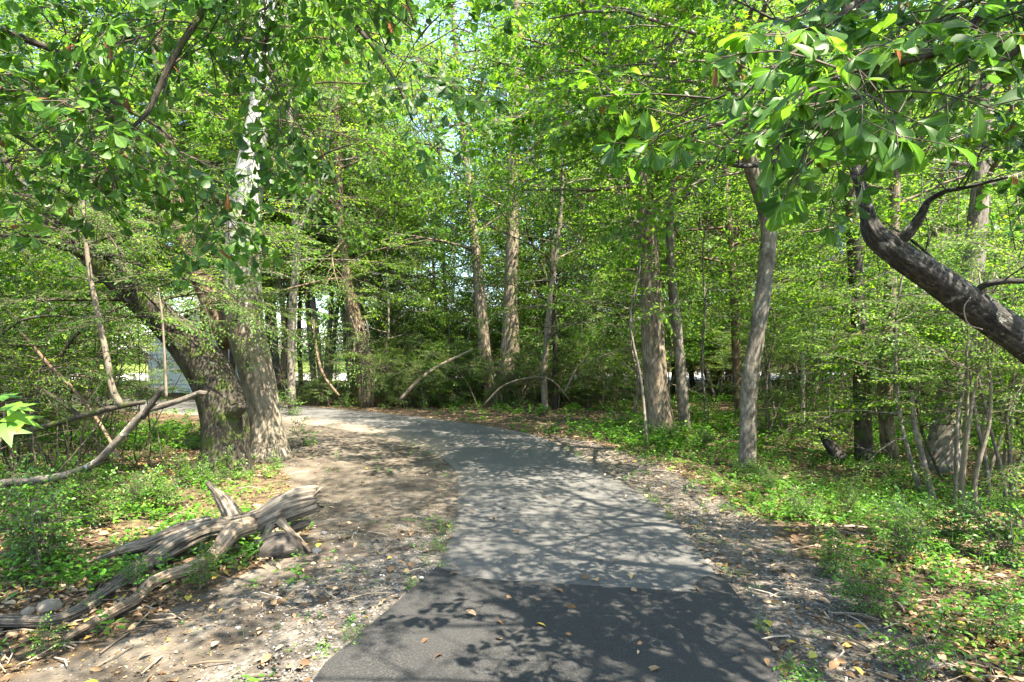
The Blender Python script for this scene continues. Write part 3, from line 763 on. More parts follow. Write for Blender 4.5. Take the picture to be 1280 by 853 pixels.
# 9 curved grey trunk
c = ground_fix(px_curve([(934, 590, 9.6, 10.5), (935, 530, 9.6, 10), (938, 470, 9.6, 10), (948, 410, 9.6, 9.5), (956, 350, 9.6, 9.5), (961, 290, 9.6, 9.5), (953, 250, 9.6, 9.2), (940, 212, 9.6, 9), (926, 150, 9.5, 8), (915, 60, 9.4, 7), (908, -60, 9.2, 6), (900, -240, 9, 3)]))
curv = hero('curved_tree', 'smooth grey trunk with a gentle curve at the right edge of the gravel', 'tree', [c], M['bark_grey'], M['leaf_a'], SPR['star'], rng, clump=(.8, .40), t0=.54, nl=24, Lf=LF(2.4, 4.2), elev=(0, 30), sub=7, step=.34, flare=1.1, nseg=24, npts=70, ridge=.03, azc=(math.pi, 1.9))
def leafy_limbs(root, lst, bark, leaf, sprs, rng, r=.022, sub=8, step=.3, scr=(.85, 1.2), flat=.65):
    att = []; g = Geo()
    for a, b in lst:
        p = np.array(P(*a)); q = np.array(P(*b)); L = np.linalg.norm(q - p)
        limb(rng, g, p, q - p + [0, 0, .1 * L], L * 1.05, r, att, sub, .35, step, start=.2, wig=.08)
    g.build('limb', bark, root, root.location)
    cg = Geo(); scatter_sprays(cg, sprs, [a[0] for a in att], [a[1] for a in att], rng, *scr, flat=flat, hue=.2); cg.build('crown', [leaf, M['bark_twig']], root, root.location)
leafy_limbs(curv, [((938, 214, 9.6), (800, 225, 9.2)), ((935, 195, 9.6), (720, 190, 8.8)), ((930, 165, 9.5), (770, 120, 8.2)), ((925, 140, 9.5), (650, 110, 9.0)), ((921, 110, 9.5), (850, 60, 7.6)), ((918, 80, 9.4), (700, 40, 8.4)), ((914, 40, 9.4), (600, 30, 9.6)), ((932, 180, 9.5), (870, 170, 8.0)), ((938, 205, 9.6), (1040, 150, 9.4)), ((920, 90, 9.4), (1080, 60, 9.0))], M['bark_grey'], M['leaf_a'], SPR['star'], rng)
leafy_limbs(FLARED, [((800, 190, 14), (640, 190, 13)), ((790, 140, 14), (560, 120, 13.5)), ((775, 90, 14), (600, 40, 13)), ((768, 70, 14), (480, 40, 14)), ((760, 20, 14), (680, -20, 12)), ((795, 160, 14), (900, 110, 13)), ((770, 80, 14), (900, 40, 13.5)), ((785, 120, 14), (700, 90, 12.4))], M['bark_dark'], M['leaf_a'], SPR['broad'], rng, .03)
leafy_limbs(syc, [((322, 150, 10.4), (470, 165, 9.6)), ((325, 110, 10.4), (540, 120, 9.2)), ((329, 60, 10.4), (430, 60, 9.0)), ((331, 30, 10.4), (590, 60, 9.8)), ((318, 190, 10.4), (420, 230, 9.7)), ((325, 120, 10.4), (180, 90, 9.6)), ((330, 50, 10.4), (120, 30, 9.4)), ((320, 170, 10.4), (240, 130, 9.3))], M['bark_brown'], M['leaf_b'], SPR['broad'], rng)
# 10
c = ground_fix(px_curve([(925, 528, 17, 5.5), (921, 470, 17, 5.5), (919, 410, 17, 5.2), (916, 350, 17, 5), (912, 290, 17, 4.5), (907, 230, 17, 4), (902, 120, 17, 3), (900, 0, 17, 2)]))
hero('slender_tree', 'thin brown trunk half hidden in leaves behind the curved grey trunk', 'tree', [c], M['bark_brown'], M['leaf_c'], SPR['broad_lo'], rng, clump=(.9, .5), t0=.25, nl=20, Lf=LF(1.5, 2.6), elev=(-5, 40), sub=6)
# 12-14 right woods
c = ground_fix(px_curve([(1081, 578, 10.6, 11), (1078, 520, 10.6, 10), (1076, 460, 10.6, 9.5), (1073, 400, 10.6, 9), (1069, 330, 10.6, 8.5), (1062, 200, 10.6, 7), (1058, 40, 10.6, 6), (1055, -160, 10.6, 3)]))
hero('woodland_tree', 'dark upright trunk, left one of two side by side in the right woods', 'tree', [c], M['bark_dark'], M['leaf_b'], SPR['broad'], rng, t0=.45, clump=(.8, .53), nl=14, Lf=LF(2, 3), elev=(5, 40), sub=5, nseg=20, npts=50)
c = ground_fix(px_curve([(1114, 585, 10.9, 9.5), (1109, 540, 10.9, 9), (1106, 490, 10.9, 8.5), (1109, 440, 10.9, 8), (1112, 380, 10.9, 7.5), (1116, 300, 10.9, 6.5), (1122, 150, 10.9, 5), (1126, -40, 10.9, 3)]))
hero('woodland_tree', 'pale sun-splashed trunk, right one of two side by side in the right woods', 'tree', [c], M['bark_rough'], M['leaf_b'], SPR['broad'], rng, clump=(.8, .53), t0=.42, nl=14, Lf=LF(1.8, 2.8), elev=(5, 40), sub=5, nseg=20, npts=50)
c = ground_fix(px_curve([(1177, 600, 9.8, 21), (1180, 555, 9.8, 17), (1188, 500, 9.8, 14.5), (1197, 455, 9.8, 14), (1207, 410, 9.8, 13), (1216, 340, 9.8, 12), (1228, 200, 9.8, 9), (1238, 20, 9.8, 7), (1246, -200, 9.8, 3)]))
hero('woodland_tree', 'fat grey trunk leaning right behind the clump of thin stems', 'tree', [c], M['bark_grey'], M['leaf_a'], SPR['broad'], rng, clump=(.8, .53), t0=.4, nl=14, Lf=LF(2, 3.2), elev=(5, 40), sub=5, nseg=22, npts=50, flare=1.25)

# 11 lichen spotted tree leaning in from the right; its foot is off frame
c = ground_fix(px_curve([(1465, 690, 5.6, 30), (1425, 600, 5.55, 28), (1365, 505, 5.5, 26.5), (1290, 434, 5.4, 25), (1230, 392, 5.3, 24), (1180, 356, 5.2, 22.5), (1132, 324, 5.1, 21), (1102, 302, 5.1, 19), (1090, 288, 5.1, 15.5), (1084, 268, 5.1, 10.5), (1076, 232, 5.1, 8.5), (1064, 190, 5.1, 7.5), (1075, 140, 5.0, 7), (1082, 60, 4.9, 6), (1076, -60, 4.8, 4)]))
b1 = px_curve([(1118, 306, 5.1, 9), (1138, 288, 5.0, 7), (1152, 268, 4.95, 5.5), (1160, 252, 4.9, 4), (1180, 240, 4.8, 3), (1210, 234, 4.6, 2.4), (1260, 222, 4.4, 1.4)])
b2 = px_curve([(1062, 196, 5.1, 6), (1030, 193, 5.0, 5), (1000, 195, 4.9, 4.5), (960, 204, 4.7, 3.5), (925, 208, 4.5, 2.6), (895, 200, 4.4, 1.6)])
b3 = px_curve([(1074, 220, 5.1, 6), (1100, 196, 5.0, 5), (1122, 186, 4.9, 4), (1160, 160, 4.6, 3)])
b4 = px_curve([(1215, 372, 5.25, 5), (1228, 358, 5.2, 4), (1255, 352, 5.1, 3.6), (1300, 350, 5.0, 3), (1370, 330, 4.9, 2)])
b5 = px_curve([(1208, 366, 5.2, 3), (1180, 340, 5.15, 2.2), (1160, 318, 5.1, 1.8), (1140, 300, 5.05, 1.4)])
c = [(x, y, z, r * .8) for x, y, z, r in c]
lt = thing('leaning_tree', 'lichen-spotted dark trunk slanting in from the right edge over the woods floor', 'tree', c[0][:3])
q = catmull(c, 90); tg = Geo(); q = catmull(c, 200); q[:, 3] = np.maximum(q[:, 3], .02); tube(tg, q[:, :3], q[:, 3], 64, 0, .5, .12, 26, seed=4, lump=.10); q = catmull(c, 90); tg.build('trunk', M['bark_leaning'], lt, lt.location)
att = []
for bb in (b1, b2, b3, b4, b5):
    g = Geo(); w = catmull(bb, 22); tube(g, w[:, :3], w[:, 3], 9, 0, .5, .05, 5, lump=.06)
    for k in range(4):
        s = rng.uniform(.3, 1); i = int(s * 20); d = w[i + 1, :3] - w[i, :3]; d /= np.linalg.norm(d)
        limb(rng, g, w[i, :3], rotz(d, rng.choice([-1, 1]) * rng.uniform(.4, 1)) + [0, 0, .45], .55, .007, att, 2, .3, .4)
    g.build('limb', M['bark_leaning'], lt, lt.location)
for k in range(5):          # upper limbs
    i = 80 + int(rng.uniform(0, 8)); az = k * 2.4
    g = Geo(); limb(rng, g, q[i, :3], (math.cos(az), math.sin(az), .8), 1.5, .025, att, 5, .05, .6); g.build('limb', M['bark_leaning'], lt, lt.location)
rng.shuffle(att); att = [a for a in att[:int(len(att) * .85)] if a[0][2] > EYE + (452 - 205) / 750 * a[0][1] or a[0][0] > 3.9]
cg = Geo(); scatter_sprays(cg, SPR['spat'], [a[0] for a in att], [a[1] for a in att], rng, .8, 1.2, .6); cg.build('crown', [M['leaf_oak'], M['bark_twig']], lt, lt.location)
vg = Geo(); tube(vg, catmull([P(1213, 372, 5.1), P(1205, 385, 5.02), P(1210, 405, 5.0), P(1228, 412, 5.08)], 14), .0055, 6, 0, .5); vg.build('vine', M['bark_vine'], lt, lt.location)

# 16 peeled snag
c = ground_fix(px_curve([(1003, 530, 15, 3.4), (1003, 500, 15, 3.2), (1004, 470, 15, 2.8), (1003, 440, 15, 2.2)]))
g = Geo(); w = catmull(c, 12); tube(g, w[:, :3], w[:, 3], 8, 0, .5, .1)
tag(g.build('dead_snag', M['bark_white'], None, w[0, :3]), 'thin white peeled dead stem standing among the right woods', 'dead stem')

# ------------------------------------------------------------------ overhanging boughs of two oaks whose trunks are outside the view
def bough_tree(name, label, trunk, boughs, sprs, leaf, bark, rng, nlimb, L, step, scr, keep_=1.0):
    root = thing(name, label, 'tree', trunk[0][:3])
    q = catmull(trunk, 40); g = Geo(); tube(g, q[:, :3], q[:, 3], 18, 0, .5, .06, 7, seed=8, lump=.04); g.build('trunk', bark, root, root.location)
    for bi, bb in enumerate(boughs):
        att = []; g = Geo(); w = catmull(bb[0], 36); tube(g, w[:, :3], w[:, 3], 8, 0, .5, .05, 5, lump=.05)
        for k in range(bb[1]):
            s = bb[2] + (1 - bb[2]) * (k + rng.random() * .7) / bb[1]; i = min(34, int(s * 35)); d = w[i + 1, :3] - w[i, :3]; d /= np.linalg.norm(d)
            e = rotz(d, (1 if k % 2 else -1) * rng.uniform(.5, 1.1)); e[2] = max(e[2], -.35) + rng.normal(.05, .22)
            limb(rng, g, w[i, :3], e, L * rng.uniform(.7, 1.2) * (1.1 - .5 * s), w[i, 3] * .4, att, 3, .12, step, 4, .3)
        att.append((w[-1, :3], w[-1, :3] - w[-3, :3]))
        b = g.build('limb', bark, root, root.location)
        rng.shuffle(att); att = att[:int(len(att) * keep_)]
        cg = Geo(); scatter_sprays(cg, sprs, [a[0] for a in att], [a[1] for a in att], rng, *scr, flat=.55, hue=.16)
        cg.build('foliage', [leaf, M['bark_twig']], b)
        cg_o = b.children[0]; cg_o.location = (-root.location[0], -root.location[1], -root.location[2])
    att = []; g = Geo()
    for k in range(12):
        i = int(24 + k * 1.25); az = k * 2.4 + .5
        limb(rng, g, q[i, :3], (math.cos(az), math.sin(az), .35), 3.0 * rng.uniform(.8, 1.15), .03, att, 6, .1, .34)
    g.build('limb', bark, root, root.location)
    cg = Geo(); scatter_sprays(cg, SPR['broad'], [a[0] for a in att], [a[1] for a in att], rng, .8, 1.2, .6); cg.build('crown', [leaf, M['bark_twig']], root, root.location)
    return root

tr = [(-4.6, 1.2, -.1, .24), (-4.5, 1.25, 2, .21), (-4.3, 1.4, 4, .18), (-4.2, 1.5, 6.5, .13), (-4.1, 1.5, 9, .06)]
bl = [([(-4.3, 1.4, 4.0, .07), (-3.2, 2.2, 4.3, .05), *px_curve([(330, -120, 3.2, 7), (262, 0, 3.15, 5), (215, 75, 3.1, 4), (185, 140, 3.05, 3), (160, 165, 3.0, 2)])], 9, .35),
      ([(-4.3, 1.4, 4.4, .07), (-2.8, 2.6, 4.6, .05), *px_curve([(300, -80, 3.6, 5), (400, -10, 3.6, 4), (460, 50, 3.5, 3.2), (500, 110, 3.45, 2.4), (515, 150, 3.4, 1.6)])], 9, .35),
      ([(-4.35, 1.35, 3.6, .06), (-3.4, 2.4, 3.5, .04), *px_curve([(60, 60, 3.4, 4), (130, 120, 3.3, 3), (200, 160, 3.2, 2), (225, 190, 3.1, 1.2)])], 8, .35),
      ([(-4.4, 1.3, 3.2, .05), (-3.7, 2.3, 3.1, .035), *px_curve([(-60, 130, 3.6, 3), (20, 170, 3.6, 2.4), (80, 210, 3.5, 1.6)])], 7, .35),
      ([(-4.3, 1.4, 4.7, .06), (-2.6, 2.6, 5.0, .045), *px_curve([(420, -150, 3.8, 5), (360, -20, 3.7, 3.4), (330, 60, 3.6, 2.4), (350, 120, 3.5, 1.6)])], 8, .4)]
bough_tree('oak_tree', 'oak at left whose small spoon-shaped leaves hang over the upper left', tr, bl, SPR['spat'], M['leaf_oak'], M['bark_dark'], rng, 8, .66, .24, (.75, 1.15), 1.0)
tr = [(3.6, .4, -.1, .26), (3.6, .5, 2, .23), (3.5, .7, 4, .20), (3.4, .9, 6.5, .14), (3.3, 1, 9, .06)]
br = [([(3.55, .6, 3.2, .07), (2.9, 1.4, 3.5, .05), *px_curve([(1300, -50, 2.7, 9), (1240, 5, 2.7, 6), (1190, 55, 2.65, 5), (1140, 75, 2.6, 4), (1080, 85, 2.55, 3), (1025, 105, 2.5, 2), (985, 128, 2.45, 1.5)])], 8, .3),
      ([(3.5, .7, 4.0, .07), (2.7, 1.6, 4.0, .05), *px_curve([(1200, -120, 3.0, 7), (1120, -40, 2.9, 5), (1050, 20, 2.8, 4), (1000, 60, 2.7, 3), (955, 95, 2.6, 2), (925, 125, 2.55, 1.4)])], 9, .3),
      ([(3.6, .55, 2.7, .06), (3.0, 1.5, 2.8, .045), *px_curve([(1340, 0, 2.9, 5), (1290, 50, 2.8, 4), (1245, 80, 2.7, 3), (1220, 105, 2.6, 2), (1195, 125, 2.55, 1.4)])], 6, .35),
      ([(3.6, .5, 3.6, .06), (3.1, 1.6, 3.4, .045), *px_curve([(1300, 40, 3.4, 5), (1210, 70, 3.3, 4), (1130, 60, 3.2, 3), (1060, 70, 3.1, 2)])], 9, .35)]
bough_tree('oak_tree', 'oak at right whose large glossy leaves hang close over the upper right', tr, br, SPR['oak'], M['leaf_oak'], M['bark_dark'], rng, 8, .8, .42, (.8, 1.1), .58)

# ------------------------------------------------------------------ copies: canopy trees, understory trees
def copy_thing(src, name, label, loc, rz, sc, group, cat='tree'):
    r = src.copy(); COL.objects.link(r); r.name = name; r['label'] = label; r['category'] = cat; r['group'] = group
    if not group: del r['group']
    r.location = loc; r.rotation_euler = (rng.normal(0, .03), rng.normal(0, .03), rz); r.scale = (sc, sc, sc)
    for ch in src.children:
        k = ch.copy(); COL.objects.link(k); k.parent = r
    return r

def proto_tree(kind, rng):
    nm = {'canopy': 'canopy_tree', 'under': 'understory_tree', 'over': 'shade_tree'}[kind[0]]
    h = kind[1]; sw = kind[2]
    pts = []; x = y = 0
    for k in range(7):
        z = h * k / 6; pts.append((x, y, z - .1 * (k == 0), kind[3] * (1 - .85 * k / 6))); x += rng.normal(0, sw); y += rng.normal(0, sw)
    return make_tree(nm, 'x', 'tree', [pts], M[kind[4]], M[kind[5]], SPR[kind[6]], rng, **kind[7])

PROT = {
 'canopy': [
  ('canopy', 15, .25, .11, 'bark_grey', 'leaf_a', 'broad_lo', dict(clump=(.42, .45), t0=.28, nl=26, Lf=LF(1.6, 3.6), elev=(0, 45), sub=7, step=.34, nseg=12, npts=30)),
  ('canopy', 17, .3, .125, 'bark_brown', 'leaf_b', 'broad_lo', dict(clump=(.42, .45), t0=.26, nl=28, Lf=LF(1.5, 3.8), elev=(-5, 40), sub=7, step=.34, nseg=12, npts=30)),
  ('canopy', 13, .35, .09, 'bark_vine', 'leaf_c', 'fine_lo', dict(clump=(.42, .45), t0=.28, nl=26, Lf=LF(1.4, 3.2), elev=(0, 40), sub=7, step=.3, nseg=12, npts=30)),
  ('canopy', 14, .3, .10, 'bark_dark', 'leaf_c', 'broad_lo', dict(clump=(.42, .45), t0=.3, nl=24, Lf=LF(1.6, 3.4), elev=(0, 45), sub=7, step=.34, nseg=12, npts=30)),
 ],
 'tall': [
  ('canopy', 20, .3, .13, 'bark_brown', 'leaf_a', 'broad_lo', dict(t0=.24, nl=38, Lf=LF(2.0, 4.0), elev=(-5, 40), sub=7, step=.36, nseg=12, npts=30)),
  ('canopy', 19, .35, .12, 'bark_grey', 'leaf_b', 'fine_lo', dict(t0=.24, nl=38, Lf=LF(2.0, 3.8), elev=(-5, 40), sub=7, step=.30, nseg=12, npts=30)),
 ],
 'under': [
  ('under', 4.6, .12, .035, 'bark_vine', 'leaf_b', 'fine', dict(clump=(1.4, .42), t0=.15, nl=20, Lf=LF(.7, 1.4), elev=(-5, 30), sub=4, step=.3, nseg=7, npts=16, flat=.9)),
  ('under', 3.6, .15, .028, 'bark_dark', 'leaf_a', 'broad', dict(t0=.2, nl=16, Lf=LF(.6, 1.2), elev=(0, 40), sub=4, step=.32, nseg=7, npts=16)),
  ('under', 5.6, .16, .04, 'bark_grey', 'leaf_c', 'fine', dict(clump=(1.4, .42), t0=.15, nl=22, Lf=LF(.8, 1.6), elev=(-8, 25), sub=4, step=.32, nseg=7, npts=16, flat=.93)),
  ('under', 2.4, .1, .02, 'bark_vine', 'leaf_b', 'fine', dict(t0=.1, nl=16, Lf=LF(.4, 1.0), elev=(0, 45), sub=4, step=.25, nseg=6, npts=12)),
  ('under', 7.5, .14, .032, 'bark_grey', 'leaf_c', 'broad', dict(clump=(1.4, .47), t0=.32, nl=18, Lf=LF(.7, 1.3), elev=(0, 35), sub=4, step=.34, nseg=7, npts=20)),
 ],
 'over': [
  ('over', 13, .3, .12, 'bark_grey', 'leaf_a', 'broad', dict(clump=(.8, .45), lth=.007, t0=.5, nl=24, Lf=LF(2.2, 3.6), elev=(5, 40), sub=6, step=.42, nseg=14, npts=30)),
  ('over', 13, .3, .12, 'bark_grey', 'leaf_a', 'broad', dict(clump=(.7, .44), lth=.007, t0=.42, nl=28, Lf=LF(2.4, 4.2), elev=(0, 35), sub=6, step=.36, nseg=14, npts=30)),
  ('over', 14, .3, .12, 'bark_brown', 'leaf_b', 'broad', dict(clump=(.9, .45), lth=.007, t0=.52, nl=23, Lf=LF(2.2, 3.8), elev=(5, 40), sub=6, step=.45, nseg=14, npts=30)),
 ]}
PROTO = {k: [proto_tree(x, np.random.default_rng(100 + i * 7 + len(k))) for i, x in enumerate(v)] for k, v in PROT.items()}
USED = set()
PLACED = []
def place(kind, x, y, sc, label, group, which=None):
    i = which if which is not None else int(rng.integers(0, 4 if kind == 'under' else len(PROTO[kind])))
    src = PROTO[kind][i]; loc = (x, y, float(hground(x, y))); rz = rng.uniform(0, 6.28)
    nm = {'canopy': 'canopy_tree', 'tall': 'canopy_tree', 'under': 'understory_tree', 'over': 'shade_tree'}[kind]
    if (kind, i) not in USED:
        USED.add((kind, i)); src.location = loc; src.rotation_euler = (0, 0, rz); src.scale = (sc,) * 3; src['label'] = label
        if group: src['group'] = group
        r = src
    else:
        r = copy_thing(src, nm, label, loc, rz, sc, group)
    PLACED.append((r, kind, i, x, y, sc)); return r

# shade trees right of and behind the path: their crowns are above the frame and dapple the ground
for i, (x, y, s) in enumerate([(6.4, -1.2, .8), (4.5, -3.5, .85), (-6.2, -2.5, .95), (-7.6, 4.2, .85), (11.5, -2.5, 1.1), (4.75, 4.3, .95), (-3.4, -1.2, .8), (-5.6, 1.0, .8), (2.4, -2.6, .8)]):
    place('over', x, y, s, 'tall tree shading the path from outside the view', 'shade trees outside the view', 1 if (x, y) in ((4.75, 4.3), (5.9, 6.6)) else (0, 2)[i % 2])

hx = [(o.location.x, o.location.y) for o in HERO] + [(lt.location.x, lt.location.y)]
def ok_spot(x, y, mind_path, gap, taken):
    if float(path_sd(np.array([x]), np.array([y]))[0]) < mind_path: return False
    if float(sdist(np.array([x]), np.array([y]), CLEAR_POLY)[0]) < .35 or float(sdist(np.array([x]), np.array([y]), SHOULD_POLY)[0]) < .3: return False
    for a, b in taken:
        if (a - x) ** 2 + (b - y) ** 2 < gap * gap: return False
    return True

SPOTS = list(hx)
def fill(kind, n, dmin, dmax, pxr, gap, mp, scr, block=None, pick=None):
    out = []; tries = 0
    while len(out) < n and tries < n * 40:
        tries += 1
        px = rng.uniform(*pxr); d = math.sqrt(rng.uniform(dmin ** 2, dmax ** 2))
        x = (px - 640) / FPX * d
        if block and block(px, d, x): continue
        if not ok_spot(x, d, mp, gap, SPOTS): continue
        SPOTS.append((x, d)); out.append((x, d))
    for x, d in out:
        r = place(kind, x, d, rng.uniform(*scr), 'x', None, None if pick is None else int(rng.choice(pick)))
        FILLED.append(r)
    return out
FILLED = []
road_gap = lambda px, d, x: (29.5 < d < 46 and x < 6)
view_gap = lambda px, d, x: (130 < px < 720 and 22.5 < d < 31 and rng.random() < .75) or road_gap(px, d, x)
fill('canopy', 46, 17, 30, (-250, 1560), 1.7, 1.2, (.85, 1.2), lambda px, d, x: road_gap(px, d, x) or (500 < px < 780 and d < 22.5) or 90 < px < 330 or (1190 < px < 1340 and d < 24) or (335 < px < 455 and rng.random() < .8))
fill('canopy', 32, 30, 60, (-150, 1450), 2.8, 2, (1.0, 1.4), road_gap)
fill('under', 26, 11, 22, (700, 1330), .7, .9, (.75, 1.15), lambda px, d, x: 905 < px < 965 and d < 12, (4, 4))
fill('under', 14, 20.5, 28, (460, 800), .7, .6, (.75, 1.15), None, (4, 4))
fill('under', 26, 16, 29, (690, 1300), .9, 1.0, (.8, 1.3), None, (0, 2))
fill('under', 40, 11, 29, (690, 1500), 1.1, 1.0, (.8, 1.3), lambda px, d, x: (860 < px < 1140 and d < 15.5) or (px < 860 and d < 18))
fill('under', 26, 20.5, 29, (460, 800), .9, .7, (.7, 1.4), lambda px, d, x: 560 < px < 690 and d < 22, (0, 2, 2))
fill('under', 14, 13, 24, (-160, 130), 1.0, .9, (.8, 1.2))
fill('under', 30, 10.0, 24, (-250, 235), 1.0, .9, (.7, 1.2), lambda px, d, x: 20 < px < 320)
fill('under', 5, 7.5, 10, (-330, -60), 1.0, .9, (.7, 1.1))
fill('canopy', 12, 11, 22, (-420, 60), 1.6, 1.2, (.8, 1.1))
fill('under', 22, 19.2, 24, (470, 800), .6, .5, (.4, .7), lambda px, d, x: 575 < px < 665 and d < 21.3, (1, 3))
fill('under', 6, 20.5, 23, (335, 470), .6, .5, (.28, .4), None, (3, 3))
fill('tall', 20, 23.5, 29.4, (120, 860), 1.3, .8, (.9, 1.1), lambda px, d, x: 150 < px < 250)
fill('tall', 14, 21, 34, (720, 1500), 1.6, .8, (.85, 1.1), road_gap)
fill('tall', 10, 16, 26, (-420, 130), 1.6, 1.2, (.8, 1.0))
fill('canopy', 8, 22, 29, (230, 820), 1.2, .8, (1.25, 1.5), lambda px, d, x: px < 335 or any(abs(px - h) < 16 for h in (365, 459, 600, 629, 682, 694)), (0, 1, 3))
fill('under', 9, 7.4, 10.5, (1150, 1440), 1.0, .9, (.6, .95))

rng_keep = rng; rng = np.random.default_rng(77)
fill('tall', 16, 23.5, 29.4, (100, 880), .9, .8, (.9, 1.12), lambda px, d, x: 150 < px < 250)
fill('under', 16, 23, 29.3, (470, 820), .6, .6, (.7, 1.2), None, (0, 1, 3))
fill('under', 18, 18, 30, (800, 1320), .8, .8, (.8, 1.3), road_gap, (0, 2, 1))
fill('under', 6, 15, 24, (-150, 110), .9, .9, (.8, 1.1), None, (0, 2))
rng = rng_keep
# labels: count outwards from things one can find
MARKS = [(-999, 'the left edge of the wood'), (282, 'the bent dark trunk'), (330, 'the white-barked tree'), (459, 'the vine-draped trunk'), (629, 'the two-stemmed tree'), (694, 'the slim trunk pair'), (826, 'the flared sunlit trunk'), (934, 'the curved grey trunk'), (1081, 'the dark upright trunk'), (1177, 'the fat grey trunk')]
ORD = ['first', 'second', 'third', 'fourth', 'fifth', 'sixth', 'seventh', 'eighth', 'ninth', 'tenth', 'eleventh', 'twelfth', 'thirteenth', 'fourteenth', 'fifteenth', 'sixteenth', 'seventeenth', 'eighteenth', 'nineteenth', 'twentieth']
LOOK = {'tall': ['very tall leafy tree', 'very tall fine-leaved tree'], 'canopy': ['tall grey-stemmed tree', 'tall brown-stemmed tree', 'fine-leaved tall tree', 'tall dark-stemmed tree'], 'under': ['feathery pale-stemmed sapling', 'broad-leaved sapling', 'high yellow-green sapling', 'low bushy sapling', 'thin pole sapling']}
buckets = {}
for r in FILLED:
    k, i, x, y = [(p[1], p[2], p[3], p[4]) for p in PLACED if p[0] is r][0]
    px = 640 + x / y * FPX
    j = max(j for j, mk in enumerate(MARKS) if px >= mk[0])
    zone = 'near' if y < 18 else ('mid' if y < 30 else 'far')
    buckets.setdefault((k, i, j, zone), []).append((px, r))
for (k, i, j, zone), lst in buckets.items():
    lst.sort(key=lambda a: a[0])
    where = {'near': 'nearer than the bend', 'mid': 'by the bend', 'far': 'beyond the fence'}[zone]
    for n_, (px, r) in enumerate(lst):
        ordn = ('' if len(lst) == 1 else ORD[min(n_, 19)] + ' ')
        lab = f"{ordn}{LOOK[k][i]} right from {MARKS[j][1]}, {where}"
        if j == 0: lab = lab.replace('right from the left edge of the wood', 'left of the bent dark trunk')
        r['label'] = lab; r['group'] = 'tall trees filling the wood' if k in ('canopy', 'tall') else 'saplings filling the wood'

# ------------------------------------------------------------------ far wood (stuff), fence, shed
far = Geo(); pos = []; dirs = []
for k in range(13000):
    a = rng.uniform(-1.15, 1.15); d = rng.uniform(62, 88); x = d * math.sin(a) * 1.05; y = d * math.cos(a) * .6 + 32
    h = 24 + 8 * float(vnoise(a * 6, 3.3, 2)); z = float(hbase(x, y)) + h * rng.random() ** 1.25
    pos.append((x, y, z)); az = rng.uniform(0, 6.28); dirs.append((math.cos(az), math.sin(az), rng.normal(0, .3)))
scatter_sprays(far, SPR['big'], pos, dirs, rng, .8, 1.5, .4, .3)
tagk(far.build('far_woods', [M['leaf_far'], M['bark_twig']]), 'stuff')['label'] = 'sunlit mass of the woods beyond the road'

def fence():
    root = thing('chain_link_fence', 'grey chain-link fence behind the trees at the far bend', 'fence', (-6, 31, 0))
    metal = plain_mat('galvanised wire', (.42, .43, .44), .5, .1, 5, metal=.6)
    x0, x1, y = -14.5, 4.5, 31.0; H = 3.0
    zg = lambda x: float(hground(x, y))
    for x in np.arange(x0, x1 + .1, 2.7):
        g = Geo(); tube(g, [(x, y, zg(x) - .1), (x, y, zg(x) + H + .05)], .035, 8); g.build('post', metal, root, root.location)
    for h in (H, .08):
        g = Geo(); tube(g, [(x, y, zg(x) + h) for x in np.linspace(x0, x1, 20)], .022, 6); g.build('rail', metal, root, root.location)
    g = Geo(); st = .09
    for x in np.arange(x0 - H, x1, st):
        for s in (1, -1):
            a = x if s == 1 else x + H; lo = (max(a, x0), ) 
            p = np.array([(a, .06), (a + s * (H - .1), H - .02)])
            # clip to the fence ends
            t0, t1 = 0, 1
            dx = p[1, 0] - p[0, 0]
            ta, tb = sorted(((x0 - p[0, 0]) / dx, (x1 - p[0, 0]) / dx)); t0, t1 = max(0, ta), min(1, tb)
            if t1 <= t0: continue
            A = p[0] + (p[1] - p[0]) * t0; B = p[0] + (p[1] - p[0]) * t1
            tube(g, [(A[0], y + .03 * s * .2, zg(A[0]) + A[1]), (B[0], y + .03 * s * .2, zg(B[0]) + B[1])], .006, 3, cap=False)
    o = g.build('wire_mesh', metal, root, root.location)
fence()

def shed():
    x0, y0 = P(186, 452, 27)[0], 27.0; W, D, H = 4.2, 3.2, 2.45; z0 = float(hground(x0 + 1.5, y0)) 
    root = thing('shed', 'white clapboard shed seen through the leaves left of the bent trunk', 'shed', (x0, y0, z0))
    white = plain_mat('white painted boards', (.76, .77, .80), .6, .05, 3); dark = plain_mat('grey shingles', (.12, .115, .11), .9, .3, 10)
    g = Geo(); box(g, (0.03, .03, -.1), (W - .03, D, H))
    for k in range(13):
        z = k * .19
        v = [(0, -.05, z), (W, -.05, z), (W, .012, z + .178), (0, .012, z + .178), (0, .03, z), (W, .03, z)]
        g.add(v, [(0, 1, 2), (0, 2, 3), (0, 5, 1), (0, 4, 5)], 0)
    # gable
    v = [(0, .02, H), (W, .02, H), (W / 2, .02, H + 1.2), (0, D, H), (W, D, H), (W / 2, D, H + 1.2)]
    g.add(v, [(0, 1, 2), (3, 5, 4)])
    g.build('siding', white, root, flat=True)
    for x in (-.02, W - .08):
        g = Geo(); box(g, (x, -.03, -.05), (x + .10, .02, H)); g.build('corner_board', white, root)
    g = Geo(); 
    for s in (0, 1):
        a = (-.25, H - .15) if s == 0 else (W + .25, H - .15); b = (W / 2, H + 1.26)
        v = [(a[0], -.25, a[1]), (b[0], -.25, b[1]), (b[0], D + .2, b[1]), (a[0], D + .2, a[1])]; v += [(q[0], q[1], q[2] - .08) for q in v]
        f = [(0, 1, 2), (0, 2, 3), (4, 6, 5), (4, 7, 6), (0, 4, 5), (0, 5, 1), (3, 2, 6), (3, 6, 7), (0, 3, 7), (0, 7, 4)]; g.add(v, f)
    g.build('roof', dark, root, flat=True)
shed()

